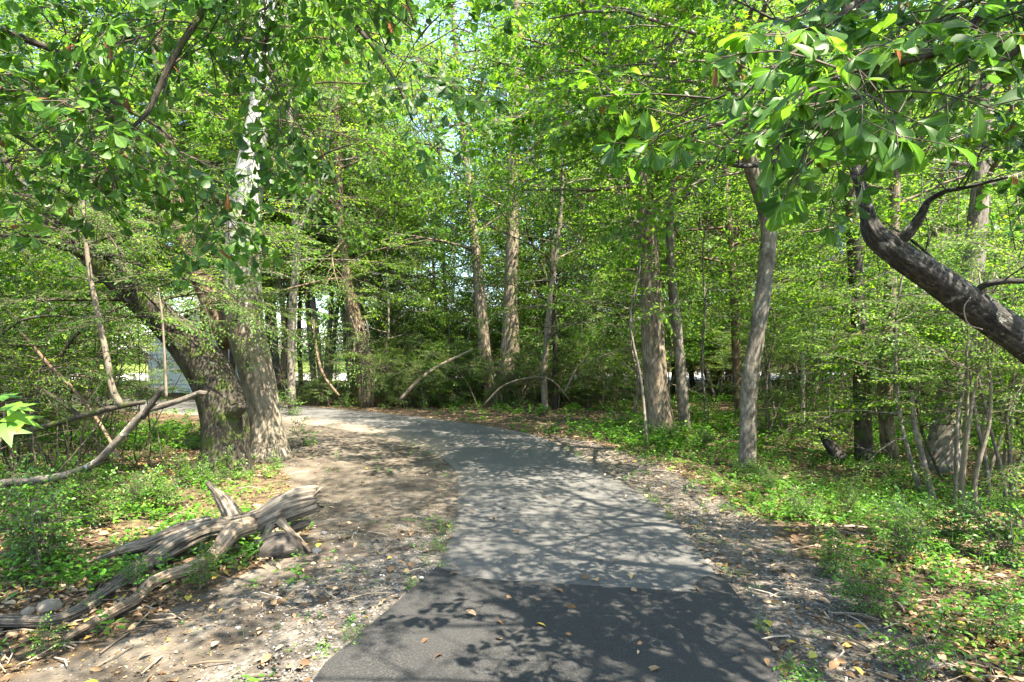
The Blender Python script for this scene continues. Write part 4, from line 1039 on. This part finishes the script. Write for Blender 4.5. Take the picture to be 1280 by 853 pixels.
# ------------------------------------------------------------------ driftwood log, fallen limb, sticks
def wood(name, lst, mat, parent, ridge=.14, nseg=26, npts=46, rk=11, seed=1, lump=.1, jag=None):
    q = catmull(px_curve(lst), npts); q[:, 3] *= .9; g = Geo(); tube(g, q[:, :3], np.maximum(q[:, 3], .006), nseg, 0, .5, ridge, rk, seed, lump=lump, jag=jag)
    return g.build(name, mat, parent, parent.location if parent else (0, 0, 0))
bx, by = unproj(330, 715)
log = thing('driftwood_log', 'weathered grey forked log lying beside the dirt clearing', 'log', (bx, by, 0))
wood('main_stem', [(383, 627, 5.75, 17), (372, 630, 5.73, 20), (352, 638, 5.7, 19), (325, 652, 5.65, 17), (296, 660, 5.55, 17), (262, 663, 5.4, 14), (225, 677, 5.2, 14), (185, 702, 5.0, 13), (150, 728, 4.68, 11), (116, 752, 4.32, 9), (78, 773, 4.03, 8), (30, 777, 3.98, 8), (-30, 776, 3.98, 7)], M['wood_grey'], log, .24, 90, 170, 34, 2, .16, (.22, 0))
wood('branch', [(312, 657, 5.42, 13), (289, 666, 5.22, 12.5), (270, 690, 5.05, 9.5), (240, 709, 4.88, 8), (211, 719, 4.72, 8), (186, 731, 4.58, 8.5), (170, 748, 4.32, 7.5), (136, 767, 4.05, 6.5), (102, 786, 3.83, 5.5), (80, 799, 3.70, 3.5)], M['wood_tan'], log, .18, 60, 120, 24, 5, .12)
wood('branch', [(262, 656, 5.45, 13), (225, 664, 5.3, 11), (190, 678, 5.15, 9), (160, 686, 5.05, 8), (140, 692, 4.98, 4.5), (118, 700, 4.9, 2)], M['wood_grey'], log, .2, 56, 80, 24, 9, .12)
wood('broken_stub', [(296, 655, 5.75, 13), (286, 636, 5.78, 11), (276, 622, 5.8, 8), (266, 611, 5.8, 3)], M['wood_grey'], log, .3, 50, 50, 24, 13, .2, (0, .14))
for i, l in enumerate([[(372, 634, 5.72, 11), (380, 622, 5.75, 8), (381, 616, 5.76, 4)], [(350, 650, 5.6, 6), (362, 664, 5.55, 4), (374, 674, 5.5, 3), (388, 690, 5.42, 1.5)], [(340, 655, 5.6, 6), (328, 672, 5.55, 4), (306, 684, 5.5, 2)], [(366, 660, 5.7, 9), (380, 655, 5.72, 6), (388, 651, 5.74, 2)]]):
    wood('root_spur', l, M['wood_grey'] if i != 1 else M['wood_tan'], log, .22, 36, 30, 16, 20 + i, .12)
rg = Geo(); q = catmull(px_curve([(318, 705, 5.35, 14), (335, 690, 5.4, 20), (352, 686, 5.45, 22), (368, 690, 5.5, 17), (382, 702, 5.5, 9)]), 26); tube(rg, q[:, :3], q[:, 3], 20, 0, .5, .3, 8, 31, lump=.25)
rg.build('root_mass', M['rotten'], log, log.location)

fl = thing('fallen_limb', 'pale lichened limb propped through the bushes left of the bent trunk', 'fallen limb', (P(20, 604, 6.2)[0], 6.2, 0))
wood('limb', [(-120, 606, 6.6, 6.4), (-40, 606, 6.4, 6), (20, 603, 6.2, 5.7), (70, 597, 6.1, 5.4), (100, 588, 6.07, 5.2), (122, 577, 6.05, 5.2), (148, 550, 6.05, 4.8), (160, 538, 6.05, 5.1), (172, 524, 6.05, 5.2), (186, 512, 6.05, 5.0), (202, 508, 6.05, 4.4), (230, 499, 6.05, 3.8), (250, 491, 6.05, 3.5), (258, 492, 6.05, 3.2)], M['wood_lichen'], fl, .05, 16, 60, 6, 3, .05)
wood('side_stub', [(178, 522, 6.05, 4.5), (190, 505, 6.02, 4), (203, 485, 6.0, 3)], M['rotten'], fl, .12, 10, 12, 5, 4)

g_ = thing('leaning_sapling', 'slim pale stem rising from a low bent trunk among the left bushes', 'sapling', (P(150, 508, 7)[0], 7, 0))
wood('bent_base', [(10, 545, 7.3, 4), (60, 532, 7.2, 3.8), (110, 518, 7.1, 4.2), (150, 508, 7.0, 4), (180, 503, 7.0, 3)], M['bark_dark'], g_, .05, 12, 30, 5, 5)
wood('stem', [(152, 508, 7.0, 4.6), (140, 485, 7.0, 4.2), (134, 450, 7.0, 4), (124, 400, 7.0, 3.6), (113, 345, 7.0, 3.2), (106, 290, 7.0, 2.8), (103, 220, 7.0, 2.2), (98, 130, 7, 1.2)], M['bark_vine'], g_, .05, 10, 40, 5, 6)
att = []; lg = Geo()
for k in range(9):
    yy = rng.uniform(110, 370); xx = np.interp(yy, [130, 220, 290, 345, 400, 450], [98, 103, 106, 113, 124, 134]); az = k * 2.4
    limb(rng, lg, P(xx, yy, 7), (math.cos(az), math.sin(az), .35), .75, .007, att, 4, .1, .26, 4)
cg = Geo(); v_, f_, m_, t_, gr_ = lg.arrays(); cg.add(v_, f_, 1, t_, gr_); scatter_sprays(cg, SPR['fine_near'], [a[0] for a in att], [a[1] for a in att], rng, .8, 1.2, .9); cg.build('crown', [M['leaf_b'], M['bark_twig']], g_, g_.location)

def stick(name, label, cat, lst, mat, group=None, ridge=.06):
    q = catmull(px_curve(lst), 24); q[:, 3] *= .7; g = Geo(); tube(g, q[:, :3], q[:, 3], 8, 0, .5, ridge, 5, lump=.05)
    o = g.build(name, mat, None, q[0, :3]); return tag(o, label, cat, group)
ST = [
 ('dark crooked branch crossing behind the pale stem at far left', [(-20, 470, 8, 5), (30, 482, 7.9, 4.5), (60, 492, 7.8, 4), (100, 520, 7.6, 4)], 'bark_dark'),
 ('dark branch slanting up leftward from the left bushes', [(40, 540, 8, 4.5), (48, 500, 8, 4.5), (75, 445, 8, 4), (110, 405, 8, 3.5), (160, 380, 8, 2.5)], 'bark_dark'),
 ('thin brown dead branch crossing the others at far left', [(25, 413, 7.5, 2.5), (60, 455, 7.5, 3), (95, 490, 7.5, 3), (125, 530, 7.4, 3), (150, 575, 7.2, 2.5)], 'bark_brown'),
 ('arched thin branch sweeping off the left edge', [(-20, 440, 7, 3), (0, 420, 7, 3), (25, 402, 7, 2.6), (60, 395, 7, 2), (100, 398, 7, 1.5)], 'bark_dark'),
 ('long thin bough curving through the leaves right of the white trunk', [(282, 290, 9.2, 2.2), (312, 273, 9.1, 2.4), (345, 252, 9, 2.6), (372, 225, 8.9, 2.4), (400, 196, 8.8, 2.2), (440, 180, 8.7, 1.4)], 'bark_dark'),
 ('slim upright twig stem in front of the white shed', [(208, 498, 7.0, 2.6), (206, 450, 7.0, 2), (203, 400, 7.0, 1.7), (198, 360, 7, 1)], 'bark_vine'),
 ('dead pale branch leaning in the brush left of the two-stemmed tree', [(500, 500, 18.5, 3.5), (530, 470, 18.7, 3.5), (560, 452, 19, 3), (592, 437, 19.3, 2)], 'bark_vine'),
 ('dead branch slanting to the ground under the thin forked trunk', [(392, 400, 19.2, 2), (396, 440, 19, 2.5), (405, 470, 18.8, 2.5), (424, 495, 18.5, 2.2)], 'bark_brown'),
 ('long arched pale twig bowing over the ground right of the two-stemmed tree', [(605, 506, 18, 1.6), (630, 482, 18, 1.5), (665, 472, 18, 1.4), (690, 476, 18, 1.3), (712, 500, 18, 1)], 'bark_vine'),
 ('pale slanting dead stick beside the slim trunk pair', [(706, 490, 17.5, 2), (722, 460, 17.5, 1.8), (748, 430, 17.6, 1.4)], 'bark_vine'),
 ('slanting dark stem leaning left before the fat grey trunk', [(1172, 645, 7.6, 6), (1160, 600, 7.6, 5.5), (1150, 560, 7.6, 5), (1143, 530, 7.6, 4.5), (1140, 490, 7.6, 3)], 'bark_grey'),
 ('rotting pale log end on the gravel left of the curved trunk', [(842, 590, 9.8, 9), (862, 592, 9.7, 10), (885, 598, 9.6, 7), (912, 607, 9.5, 3)], 'wood_tan'),
 ('broken dark stump leaning in the green ground cover of the right woods', [(1052, 575, 10.4, 13), (1040, 560, 10.5, 11), (1030, 545, 10.6, 8), (1024, 534, 10.6, 3)], 'rotten'),
 ('short dead stick lying at the right among leaf litter', [(1165, 742, 5.1, 2.6), (1185, 752, 5, 3), (1205, 756, 4.95, 2)], 'wood_tan'),
 ('small dead twig lying on the dirt left of the path', [(262, 843, 3.4, 2.6), (268, 838, 3.42, 2.4), (272, 834, 3.45, 1.5)], 'rotten'),
]
for lab, l, m in ST:
    cat = 'stump' if 'stump' in lab else ('log' if 'log end' in lab else ('stem' if 'stem' in lab else 'branch'))
    stick({'stump': 'broken_stump', 'log': 'rotting_log', 'stem': 'slim_stem', 'branch': 'dead_branch'}[cat], lab, cat, l, M[m])

def tangle(name, label, cat, cx, py, d, n, hgt, wid, mats, leafy, seed, arch=.5, r0=.010):
    r = np.random.default_rng(seed); x0 = (cx - 640) / FPX * d; root = thing(name, label, cat, (x0, d, float(hground(x0, d)))); att = []
    g = Geo()
    for k in range(n):
        bx_ = x0 + r.normal(0, wid * .5); by_ = d + r.normal(0, .5); b0 = np.array([bx_, by_, float(hground(bx_, by_)) - .03]); az = r.uniform(0, 6.28); L = hgt * r.uniform(.5, 1.15)
        le = r.uniform(.1, 1) * arch; tip = b0 + L * np.array([math.cos(az) * le, math.sin(az) * le * .6, 1 - .4 * le])
        m_ = b0 * .5 + tip * .5 + np.array([0, 0, .25 * L * le]) + r.normal(0, .06 * L, 3)
        w = catmull([b0, b0 * .75 + m_ * .25 + r.normal(0, .03 * L, 3), m_, tip], 16); rr = r0 * r.uniform(.4, 1.3); tube(g, w, np.linspace(rr, rr * .35, 16), 5, 0, .5, cap=False)
        for j in range(3):
            i = int(r.uniform(4, 15)); dd = r.normal(0, 1, 3); dd[2] = abs(dd[2]) * .5; limb(r, g, w[i], dd, L * .3, rr * .5, att, 2, .1, .3, 4)
    g.build('stems', mats, root, root.location)
    if leafy:
        r.shuffle(att); att = att[:int(len(att) * leafy)]
        cg = Geo(); scatter_sprays(cg, SPR['fine_near'], [a[0] for a in att], [a[1] for a in att], r, .7, 1.15, .8); cg.build('foliage', [M['leaf_b'], M['bark_twig']], root, root.location)
    return root
tangle('tangled_thicket', 'tangle of thin dark stems at the left edge behind the fallen limb', 'thicket', 20, 560, 8.4, 22, 2.9, 1.5, M['bark_dark'], .22, 41, .8, .014)
tangle('tangled_thicket', 'tangle of crooked stems between the pale sapling and the left edge', 'thicket', 75, 560, 7.8, 18, 2.5, 1.3, M['bark_twig'], .22, 42, .8, .012)
tangle('tangled_thicket', 'loose tangle of stems right of the pale sapling', 'thicket', 150, 560, 9.8, 12, 2.6, .8, M['bark_vine'], .25, 43, .6)
for i, (cx, d, lab) in enumerate([(405, 20.5, 'heap of dead vines right of the thin forked trunk'), (500, 20.2, 'heap of dead twigs and sprouts right of the vine-draped trunk'), (555, 19.8, 'grey brush of twigs and leaves left of the two-stemmed tree'), (655, 19.6, 'leafy twigs arching at the foot of the two-stemmed tree'), (745, 19.2, 'leafy brush between the slim trunk pair and the flared trunk'), (1020, 13.5, 'bare twiggy brush behind the broken dark stump')]):
    tangle('twiggy_brush', lab, 'brush', cx, 500, d, 34, 2.1, 1.6, M['bark_vine'] if i % 2 else M['bark_twig'], (.15, .45, .6, .6, .5, .3)[i], 60 + i, .9, .012)
# clump of thin upright stems in the right woods
cl = thing('stem_clump', 'clump of thin upright greenish stems at the right edge of the woods floor', 'shrub', (*unproj(1215, 655), 0))
att = []
for k in range(13):
    x = rng.uniform(1192, 1275); d = rng.uniform(6.6, 8.2); x2 = x + rng.normal(4, 16)
    g = Geo(); w = catmull([(P(x, 600, d)[0], d, float(hground(P(x, 600, d)[0], d)) - .05), P(x + rng.normal(0, 5), 600, d), P((x + x2) / 2 + rng.normal(0, 6), 520, d), P(x2, 440, d), P(x2 + rng.normal(0, 14), 340, d)], 24)
    tube(g, w, np.linspace(.026, .008, 24), 7, 0, .5, .04, lump=.05)
    for j in range(4): limb(rng, g, w[int(rng.uniform(9, 23))], (rng.normal(), rng.normal(), .35), .7, .006, att, 3, .15, .25, 4)
    g.build('stem', M['bark_vine'] if k % 3 else M['bark_grey'], cl, cl.location)
rng.shuffle(att); att = att[:int(len(att) * .6)]
cg = Geo(); scatter_sprays(cg, SPR['fine_near'], [a[0] for a in att], [a[1] for a in att], rng, .7, 1.1, .8); cg.build('crown', [M['leaf_b'], M['bark_twig']], cl, cl.location)

# ------------------------------------------------------------------ shrubs near the path (each its own plant)
def shrub_mesh(rng, h, n, sprs, leaf, spread=.35, bark='bark_vine'):
    tg = Geo(); att = []
    for k in range(n):
        az = rng.uniform(0, 6.28); r = spread * h * math.sqrt(rng.random()); tip = np.array([r * math.cos(az), r * math.sin(az), h * rng.uniform(.55, 1)])
        w = catmull([(rng.normal(0, .02), rng.normal(0, .02), -.03), tip * [.35, .35, .5] + rng.normal(0, .02, 3), tip], 8)
        tube(tg, w, np.linspace(.007, .002, 8), 4, 0, .5, cap=False)
        for j in range(2, 8):
            az2 = rng.uniform(0, 6.28); att.append((w[j], np.array([math.cos(az2), math.sin(az2), rng.uniform(.0, .6)])))
        att.append((w[-1], np.array([0.2, 0, 1])))
    cg = Geo(); scatter_sprays(cg, sprs, [a[0] for a in att], [a[1] for a in att], rng, .55, .95, .7)
    return tg.mesh('stems', [M[bark]]), cg.mesh('foliage', [leaf, M['bark_twig']])
r2 = np.random.default_rng(77)
SHM = [shrub_mesh(r2, .62, 9, SPR['shrub'], M['leaf_low']), shrub_mesh(r2, .45, 8, SPR['shrub'], M['leaf_low'], .55), shrub_mesh(r2, .85, 8, SPR['shrub'], M['leaf_b'], .3), shrub_mesh(r2, .35, 3, SPR['shrub'], M['leaf_low'], .3)]
def shrub(i, px, py, sc, label, group=None, name='leafy_shrub', cat='shrub'):
    x, y = unproj(px, py); r = thing(name, label, cat, (x, y, float(hground(x, y))), group); r.rotation_euler = (0, 0, rng.uniform(0, 6.28)); r.scale = (sc * (.66 if px > 700 else .9),) * 3
    for nm, me in zip(('stems', 'foliage'), SHM[i]):
        o = bpy.data.objects.new(nm, me); COL.objects.link(o); o.parent = r
    return r
SH = [
 (0, 48, 715, 1.05, 'tall leafy green shrub left of the log, nearest the left edge'),
 (0, 118, 668, .8, 'bushy green shrub just behind the left tip of the log'),
 (1, 40, 700, 1.1, 'low spreading shrub at the far left under the pale fallen limb'),
 (2, 100, 668, .8, 'upright shrub under the pale fallen limb'),
 (1, 165, 645, .8, 'low shrub behind the thin upper branch of the log'),
 (1, 205, 640, .9, 'low shrub between the log and the bent dark trunk'),
 (0, 20, 660, .95, 'dense shrub below the left end of the fallen limb'),
 (1, 232, 612, .8, 'small shrub at the left of the bent trunk foot'),
 (3, 290, 602, 1.0, 'seedling at the foot of the bent dark trunk'),
 (2, 250, 735, .45, 'small sprig growing up through the fork of the log'),
 (3, 60, 812, .45, 'small seedling in leaf litter at the left tip of the log'),
 (3, 168, 735, .55, 'leafy seedling between the two lower branches of the log'),
 (3, 360, 520, 1.6, 'weedy plant right of the white-barked foot'),
 (3, 378, 560, 1.1, 'low weed in the dirt right of the white-barked tree'),
 (0, 1130, 705, 1.1, 'bushy green shrub at the right of the gravel verge'),
 (0, 1190, 690, 1.0, 'bright sunlit shrub before the clump of thin stems'),
 (1, 1250, 705, 1.35, 'wide sunlit shrub at the right edge of the woods floor'),
 (1, 1085, 770, .95, 'low pale-green patch plant on the right verge'),
 (1, 1045, 720, .9, 'low spreading plant on the gravel verge before the bushy shrub'),
 (1, 1000, 650, .9, 'leafy low plant behind the gravel, right of the curved trunk'),
 (2, 1060, 650, .7, 'upright leafy plant in the middle of the right ground cover'),
 (0, 960, 615, .7, 'small leafy shrub at the foot of the curved grey trunk'),
 (3, 1150, 845, 1.2, 'small seedling at the lower right corner of the verge'),
 (3, 1245, 800, 1.0, 'small seedling in twiggy litter at lower right'),
 (1, 880, 560, 1.0, 'low leafy plant right of the narrow grey trunk'),
 (1, 770, 535, 1.0, 'low leafy plant left of the flared trunk'),
]
for s in SH: shrub(*s)
# weeds along the asphalt edge
WD = [(556, 668, .5, 'tuft of weeds halfway along the left asphalt edge'), (548, 690, .6, 'weed at the left end of the dark asphalt seam'), (512, 735, .4, 'small weed beside the dark asphalt on the left'), (440, 800, .5, 'yellowish weed at the near left asphalt edge'), (812, 628, .5, 'weed at the right asphalt edge, farther of two'), (836, 650, .6, 'weed at the right asphalt edge, nearer of two'), (950, 790, .5, 'small weed at the right edge of the dark asphalt'), (985, 840, .5, 'seedling on gravel at the lower right asphalt corner'), (905, 640, .6, 'weed in the middle of the right gravel'), (470, 590, .4, 'tiny sprout on the dirt clearing'), (640, 536, .6, 'sprout on the far right edge of the bend')]
for px, py, s, lab in WD: shrub(3, px, py, s * .6, lab, 'weeds along the path edges', 'weed', 'weed')

FT = [(262, 612, .8, 'weed at the left foot of the bent dark trunk'), (345, 585, .8, 'weed at the right foot of the white-barked tree'), (463, 503, 1.8, 'weed at the foot of the vine-draped trunk'), (612, 508, 1.7, 'weed at the left foot of the two-stemmed tree'), (640, 508, 1.6, 'weed at the right foot of the two-stemmed tree'), (808, 548, 1.5, 'weed at the left foot of the flared sunlit trunk'), (842, 550, 1.4, 'weed between the flared trunk and the narrow grey trunk'), (924, 596, 1.0, 'weed at the left foot of the curved grey trunk'), (944, 598, 1.1, 'weed at the right foot of the curved grey trunk'), (1083, 590, 1.1, 'weed at the foot of the dark upright trunk'), (1116, 596, 1.1, 'weed at the foot of the sun-splashed trunk')]
for px, py, s, lab in FT: shrub(3 if px % 2 else 1, px, py, s * .75, lab, 'weeds at the feet of the trunks', 'weed', 'weed')

# star-leaved seedling poking in at far left
sl = thing('maple_seedling', 'seedling with big lobed leaves poking in at the left edge', 'seedling', (-2.75, 2.9, 0))
g = Geo(); w = catmull([(-2.75, 2.9, -.02), (-2.72, 2.95, .6), (-2.6, 3.0, 1.15), P(8, 505, 3.05)], 14); tube(g, w, np.linspace(.012, .005, 14), 6); g.build('stem', M['bark_vine'], sl, sl.location)
g = Geo(); pp = np.array([P(4, 505, 3.05), P(6, 515, 3.05), P(2, 525, 3.0), P(-12, 500, 3.05), P(-25, 520, 3)]); dd = np.array([(1, -.1, -.15), (1, .2, -.45), (.7, -.5, -.7), (.3, .6, .2), (-.6, -.4, -.1)])
put_leaves(g, T_ST, pp, dd, np.array([[0, -.3, 1.]] * 5), np.array([.19, .21, .2, .17, .18]), np.ones(5), 0, np.array([.8, .9, .5, .6, .5])); g.build('foliage', M['leaf_low'], sl, sl.location)

# stones
def rock(rng, r, n=2, sq=(1, .8, .6)):
    import bmesh
    bm = bmesh.new(); bmesh.ops.create_icosphere(bm, subdivisions=n, radius=1)
    v = np.array([x.co[:] for x in bm.verts]); f = np.array([[y.index for y in x.verts] for x in bm.faces]); bm.free()
    k = 1 + .5 * (fbm(v[:, 0] * 1.3 + rng.uniform(0, 50), v[:, 1] * 1.3 + v[:, 2] * 1.7, 3, 3) - .5)
    return v * k[:, None] * np.array(sq) * r, f
stone = plain_mat('pale tan stone', (.17, .135, .095), .85, .35, 12, bump=.5); stone2 = plain_mat('dark grey stone', (.10, .095, .09), .85, .35, 14, bump=.5)
for px, py, r, m, lab in [(62, 758, .10, stone, 'pale tan stone at the left tip of the log'), (35, 762, .06, stone, 'smaller tan stone left of the larger one by the log'), (395, 690, .05, stone2, 'dark stone beside the log root'), (868, 655, .045, stone2, 'dark stone at the right asphalt edge'), (918, 660, .04, stone, 'pale pebble stone on the right gravel'), (405, 668, .04, stone2, 'dark stone on dirt beyond the log root')]:
    x, y = unproj(px, py); g = Geo(); v, f = rock(rng, r, 3); g.add(v, f); o = g.build('stone', m); o.location = (x, y, float(hground(x, y)) + r * .25); o.rotation_euler = (0, 0, rng.uniform(0, 6)); tag(o, lab, 'stone')

# ------------------------------------------------------------------ ground stuff: litter, gravel, ground cover
def sample(n, dmin, dmax, spread=.95, power=1.0, seed=1):
    r = np.random.default_rng(seed); d = dmin * (dmax / dmin) ** (r.random(n) ** power); t = r.uniform(-spread, spread, n); return d * t, d
def keep(x, y, prob, seed=2):
    r = np.random.default_rng(seed); k = r.random(len(x)) < prob; return x[k], y[k]

# gravel
x, y = sample(52000, 2.4, 11, .85, 1.0, 3)
pd = path_sd(x, y); sm = shoulder_mask(x, y); cmk = clear_mask(x, y)
gx = np.clip(sm * .9 + cmk * (.12 + .7 * smooth(7.5, 4.2, y) * smooth(-2.6, -.9, x)), 0, 1) * (pd > .02) * (.25 + .75 * smooth(.40, .58, fbm(x * 1.1, y * 1.1, 21, 3)))
x, y = keep(x, y, gx)
r = np.random.default_rng(9); n = len(x); v0, f0 = rock(r, 1, 1, (1, .85, .55))
sz = r.uniform(.004, .011, n) * (1 + 1.0 * (r.random(n) < .04)); a = r.uniform(0, 6.28, n); z = hground(x, y)
V = np.stack([v0[None, :, 0] * np.cos(a)[:, None] - v0[None, :, 1] * np.sin(a)[:, None], v0[None, :, 0] * np.sin(a)[:, None] + v0[None, :, 1] * np.cos(a)[:, None], np.repeat(v0[None, :, 2], n, 0)], -1) * sz[:, None, None] + np.stack([x, y, z + sz * .2], 1)[:, None]
F = f0[None] + (np.arange(n) * len(v0))[:, None, None]
g = Geo(); g.add(V.reshape(-1, 3), F.reshape(-1, 3), 0, np.repeat(r.random(n), len(f0)))
o = tagk(g.build('gravel', tint_mat('gravel stones', [(0, (.045, .04, .035)), (.55, (.12, .11, .098)), (.9, (.21, .20, .185)), (1, (.40, .385, .36))], .8), flat=True), 'stuff'); o['label'] = 'grey and white gravel along both path edges'
print('gravel', n)

# fallen leaves
x, y = sample(80000, 2.4, 26, 1.0, .9, 4); x, y = np.r_[x, sample(4000, 2.4, 9, .5, 1, 44)[0]], np.r_[y, sample(4000, 2.4, 9, .5, 1, 44)[1]]
pd = path_sd(x, y); sm = shoulder_mask(x, y); cmk = clear_mask(x, y)
pr_ = np.where(pd < 0, .006, np.where(cmk > .5, .035, np.where(sm > .5, .13 + .55 * smooth(10, 16, y), .75)))
pr_ = pr_ * (.12 + .88 * smooth(.40, .6, fbm(x * 1.1, y * 1.1, 31, 4)))
x, y = keep(x, y, pr_, 5); n = len(x); r = np.random.default_rng(10)
pd = path_sd(x, y); z = np.where(pd < 0, hbase(x, y) + .045, hground(x, y) + .012) + r.random(n) * .012
a = r.uniform(0, 6.28, n); tp = leaf_tpl([(.25, .2), (.55, .25), (.8, .15)], .35, .3)
g = Geo(); ud = np.array([0, 0, 1.]) + r.normal(0, .35, (n, 3)); put_leaves(g, tp, np.stack([x, y, z], 1), np.stack([np.cos(a), np.sin(a), r.normal(.08, .18, n)], 1), ud, r.uniform(.035, .095, n), r.uniform(.7, 1.3, n), 0, r.random(n))
o = tagk(g.build('leaf_litter', tint_mat('dry leaves', [(0, (.065, .04, .022)), (.35, (.15, .088, .045)), (.65, (.25, .165, .095)), (.86, (.36, .27, .18)), (.95, (.42, .26, .05)), (1, (.20, .24, .04))], .7, .2)), 'stuff'); o['label'] = 'dry brown and tan leaves fallen on the woods floor'
print('litter', n)
# crumbled leaf and bark debris
x, y = sample(80000, 2.4, 13, .95, 1.0, 14); pd = path_sd(x, y); sm = shoulder_mask(x, y); cmk = clear_mask(x, y)
nz = fbm(x * 1.4, y * 1.4, 37, 4)
x, y = keep(x, y, np.where(pd < 0, .012 * smooth(-.5, 0, pd), np.where(cmk > .5, .34, np.where(sm > .5, .75, .85))) * smooth(.38, .62, nz), 15); n = len(x); r = np.random.default_rng(16)
pd = path_sd(x, y); z = np.where(pd < 0, hbase(x, y) + .04, hground(x, y) + .006); a = r.uniform(0, 6.28, n); g = Geo()
put_leaves(g, T_LO, np.stack([x, y, z], 1), np.stack([np.cos(a), np.sin(a), r.normal(.05, .2, n)], 1), np.array([0, 0, 1.]) + r.normal(0, .45, (n, 3)), r.uniform(.012, .034, n), r.uniform(.5, 1.6, n), 0, r.random(n) ** 1.4)
o = tagk(g.build('leaf_debris', bpy.data.materials['dry leaves'], flat=True), 'stuff'); o['label'] = 'crumbled leaf debris on the soil'
# twigs
x, y = sample(2600, 2.4, 20, 1.0, .9, 6); pd = path_sd(x, y); cmk = clear_mask(x, y); x, y = keep(x, y, np.where(pd < .03, .0, np.where(cmk > .5, .12, .7)), 8); g = Geo(); r = np.random.default_rng(12)
for a, b in zip(x, y):
    L = r.uniform(.06, .4); t = r.uniform(0, 6.28); z = float(hground(a, b)); e = (a + L * math.cos(t), b + L * math.sin(t))
    tube(g, [(a, b, z + .012), (.5 * (a + e[0]) + r.normal(0, .02), .5 * (b + e[1]) + r.normal(0, .02), z + .02 + r.random() * .02), (e[0], e[1], float(hground(*e)) + .012)], r.uniform(.002, .007), 4, 0, float(r.random()), cap=False)
o = tagk(g.build('twig_litter', tint_mat('dry twigs', [(0, (.05, .036, .024)), (.6, (.17, .13, .09)), (1, (.33, .28, .22))], .9)), 'stuff'); o['label'] = 'small dead twigs strewn over the woods floor'

# ground cover: small rosettes of leaves
def ground_cover(name, n, dmin, dmax, prob, ll, hmin, hmax, mat, seed, label, tpl, nl=6, spread=1.0):
    x, y = sample(n, dmin, dmax, spread, .9, seed); x, y = keep(x, y, prob(x, y), seed + 1); m = len(x); r = np.random.default_rng(seed)
    z = hground(x, y); h = r.uniform(hmin, hmax, m) * (.6 + .8 * fbm(x * .9, y * .9, 61, 2))
    X = np.repeat(x, nl) + r.normal(0, .03, m * nl); Yy = np.repeat(y, nl) + r.normal(0, .03, m * nl); Z = np.repeat(z, nl) + np.repeat(h, nl) * r.uniform(.3, 1, m * nl)
    a = r.uniform(0, 6.28, m * nl); d = np.stack([np.cos(a), np.sin(a), r.normal(.15, .3, m * nl)], 1); up = np.array([0, 0, 1.]) + r.normal(0, .3, (m * nl, 3))
    L = r.uniform(*ll, m * nl) * np.repeat(.7 + .5 * r.random(m), nl); T = np.clip(np.repeat(r.beta(2, 2, m), nl) + r.normal(0, .12, m * nl), 0, 1)
    g = Geo(); put_leaves(g, tpl, np.stack([X, Yy, Z], 1), d, up, L, r.uniform(.8, 1.2, m * nl), 0, T)
    # stalks
    S = np.stack([x, y, z], 1); Et = S + np.stack([r.normal(0, .02, m), r.normal(0, .02, m), h], 1); w = .0025
    V = np.stack([S - [w, 0, 0], S + [w, 0, 0], Et + [0, w, 0], S + [0, w, 0]], 1); F = np.array([(0, 1, 2), (1, 3, 2), (3, 0, 2)])[None] + (np.arange(m) * 4)[:, None, None]
    g.add(V.reshape(-1, 3), F.reshape(-1, 3), 0, .4)
    o = tagk(g.build(name, mat), 'stuff'); o['label'] = label; print(name, m)
def pr_cover(x, y):
    pd = path_sd(x, y); sm = shoulder_mask(x, y); cmk = clear_mask(x, y); nz = fbm(x * .75, y * .75, 71, 4)
    p = .10 + .85 * smooth(.40, .62, nz)
    p = np.where(x > 0, p * smooth(.0, 1.4, sdist(x, y, SHOULD_POLY) + .35), p)
    p = np.where((x > 1.5) & (y > 6.5) & (y < 18), np.maximum(p, .25 + .7 * smooth(.30, .5, nz)), p)
    lit = (x < -1.2) & (y < 4.6); p = np.where(lit, p * .22, p)
    p = np.where((x > 0) & (y < 6.2), p * .32 * smooth(.45, .62, nz), p)
    p = np.where((y > 14) & (pd < 2.2) & (x < 4), p * .22, p)
    p = p * np.where(cmk > .3, .015, 1) * (pd > .05) * (1 - .96 * sm)
    return p
ground_cover('ground_cover', 30000, 2.6, 13, pr_cover, (.03, .062), .04, .20, M['leaf_low'], 101, 'low green plants carpeting the woods floor', T_OV, 7)
ground_cover('ground_cover', 16000, 11, 30, pr_cover, (.06, .12), .05, .30, M['leaf_low'], 202, 'green ground cover under the far trees', T_LO, 8)
def pr_edge(x, y):
    pd = path_sd(x, y); return smooth(.28, .03, pd) * (pd > -.01) * smooth(.50, .66, fbm(x * 1.6, y * 1.6, 81, 3)) * .9 + shoulder_mask(x, y) * .12 * smooth(.52, .66, fbm(x * 1.2, y * 1.2, 83, 3)) * (pd > .05) + clear_mask(x, y) * .01 * (pd > .05)
ground_cover('sprouting_weeds', 30000, 2.6, 16, pr_edge, (.012, .032), .01, .06, M['leaf_low'], 303, 'tiny weeds sprouting along the asphalt edges', T_OV, 6, .6)
rng = np.random.default_rng(321)
place('over', 3.5, 2.7, .85, 'tall tree shading the path from outside the view', 'shade trees outside the view', 0)
place('over', -3.1, 2.2, .8, 'tall tree shading the path from outside the view', 'shade trees outside the view', 2)
print('objects', len(bpy.data.objects))
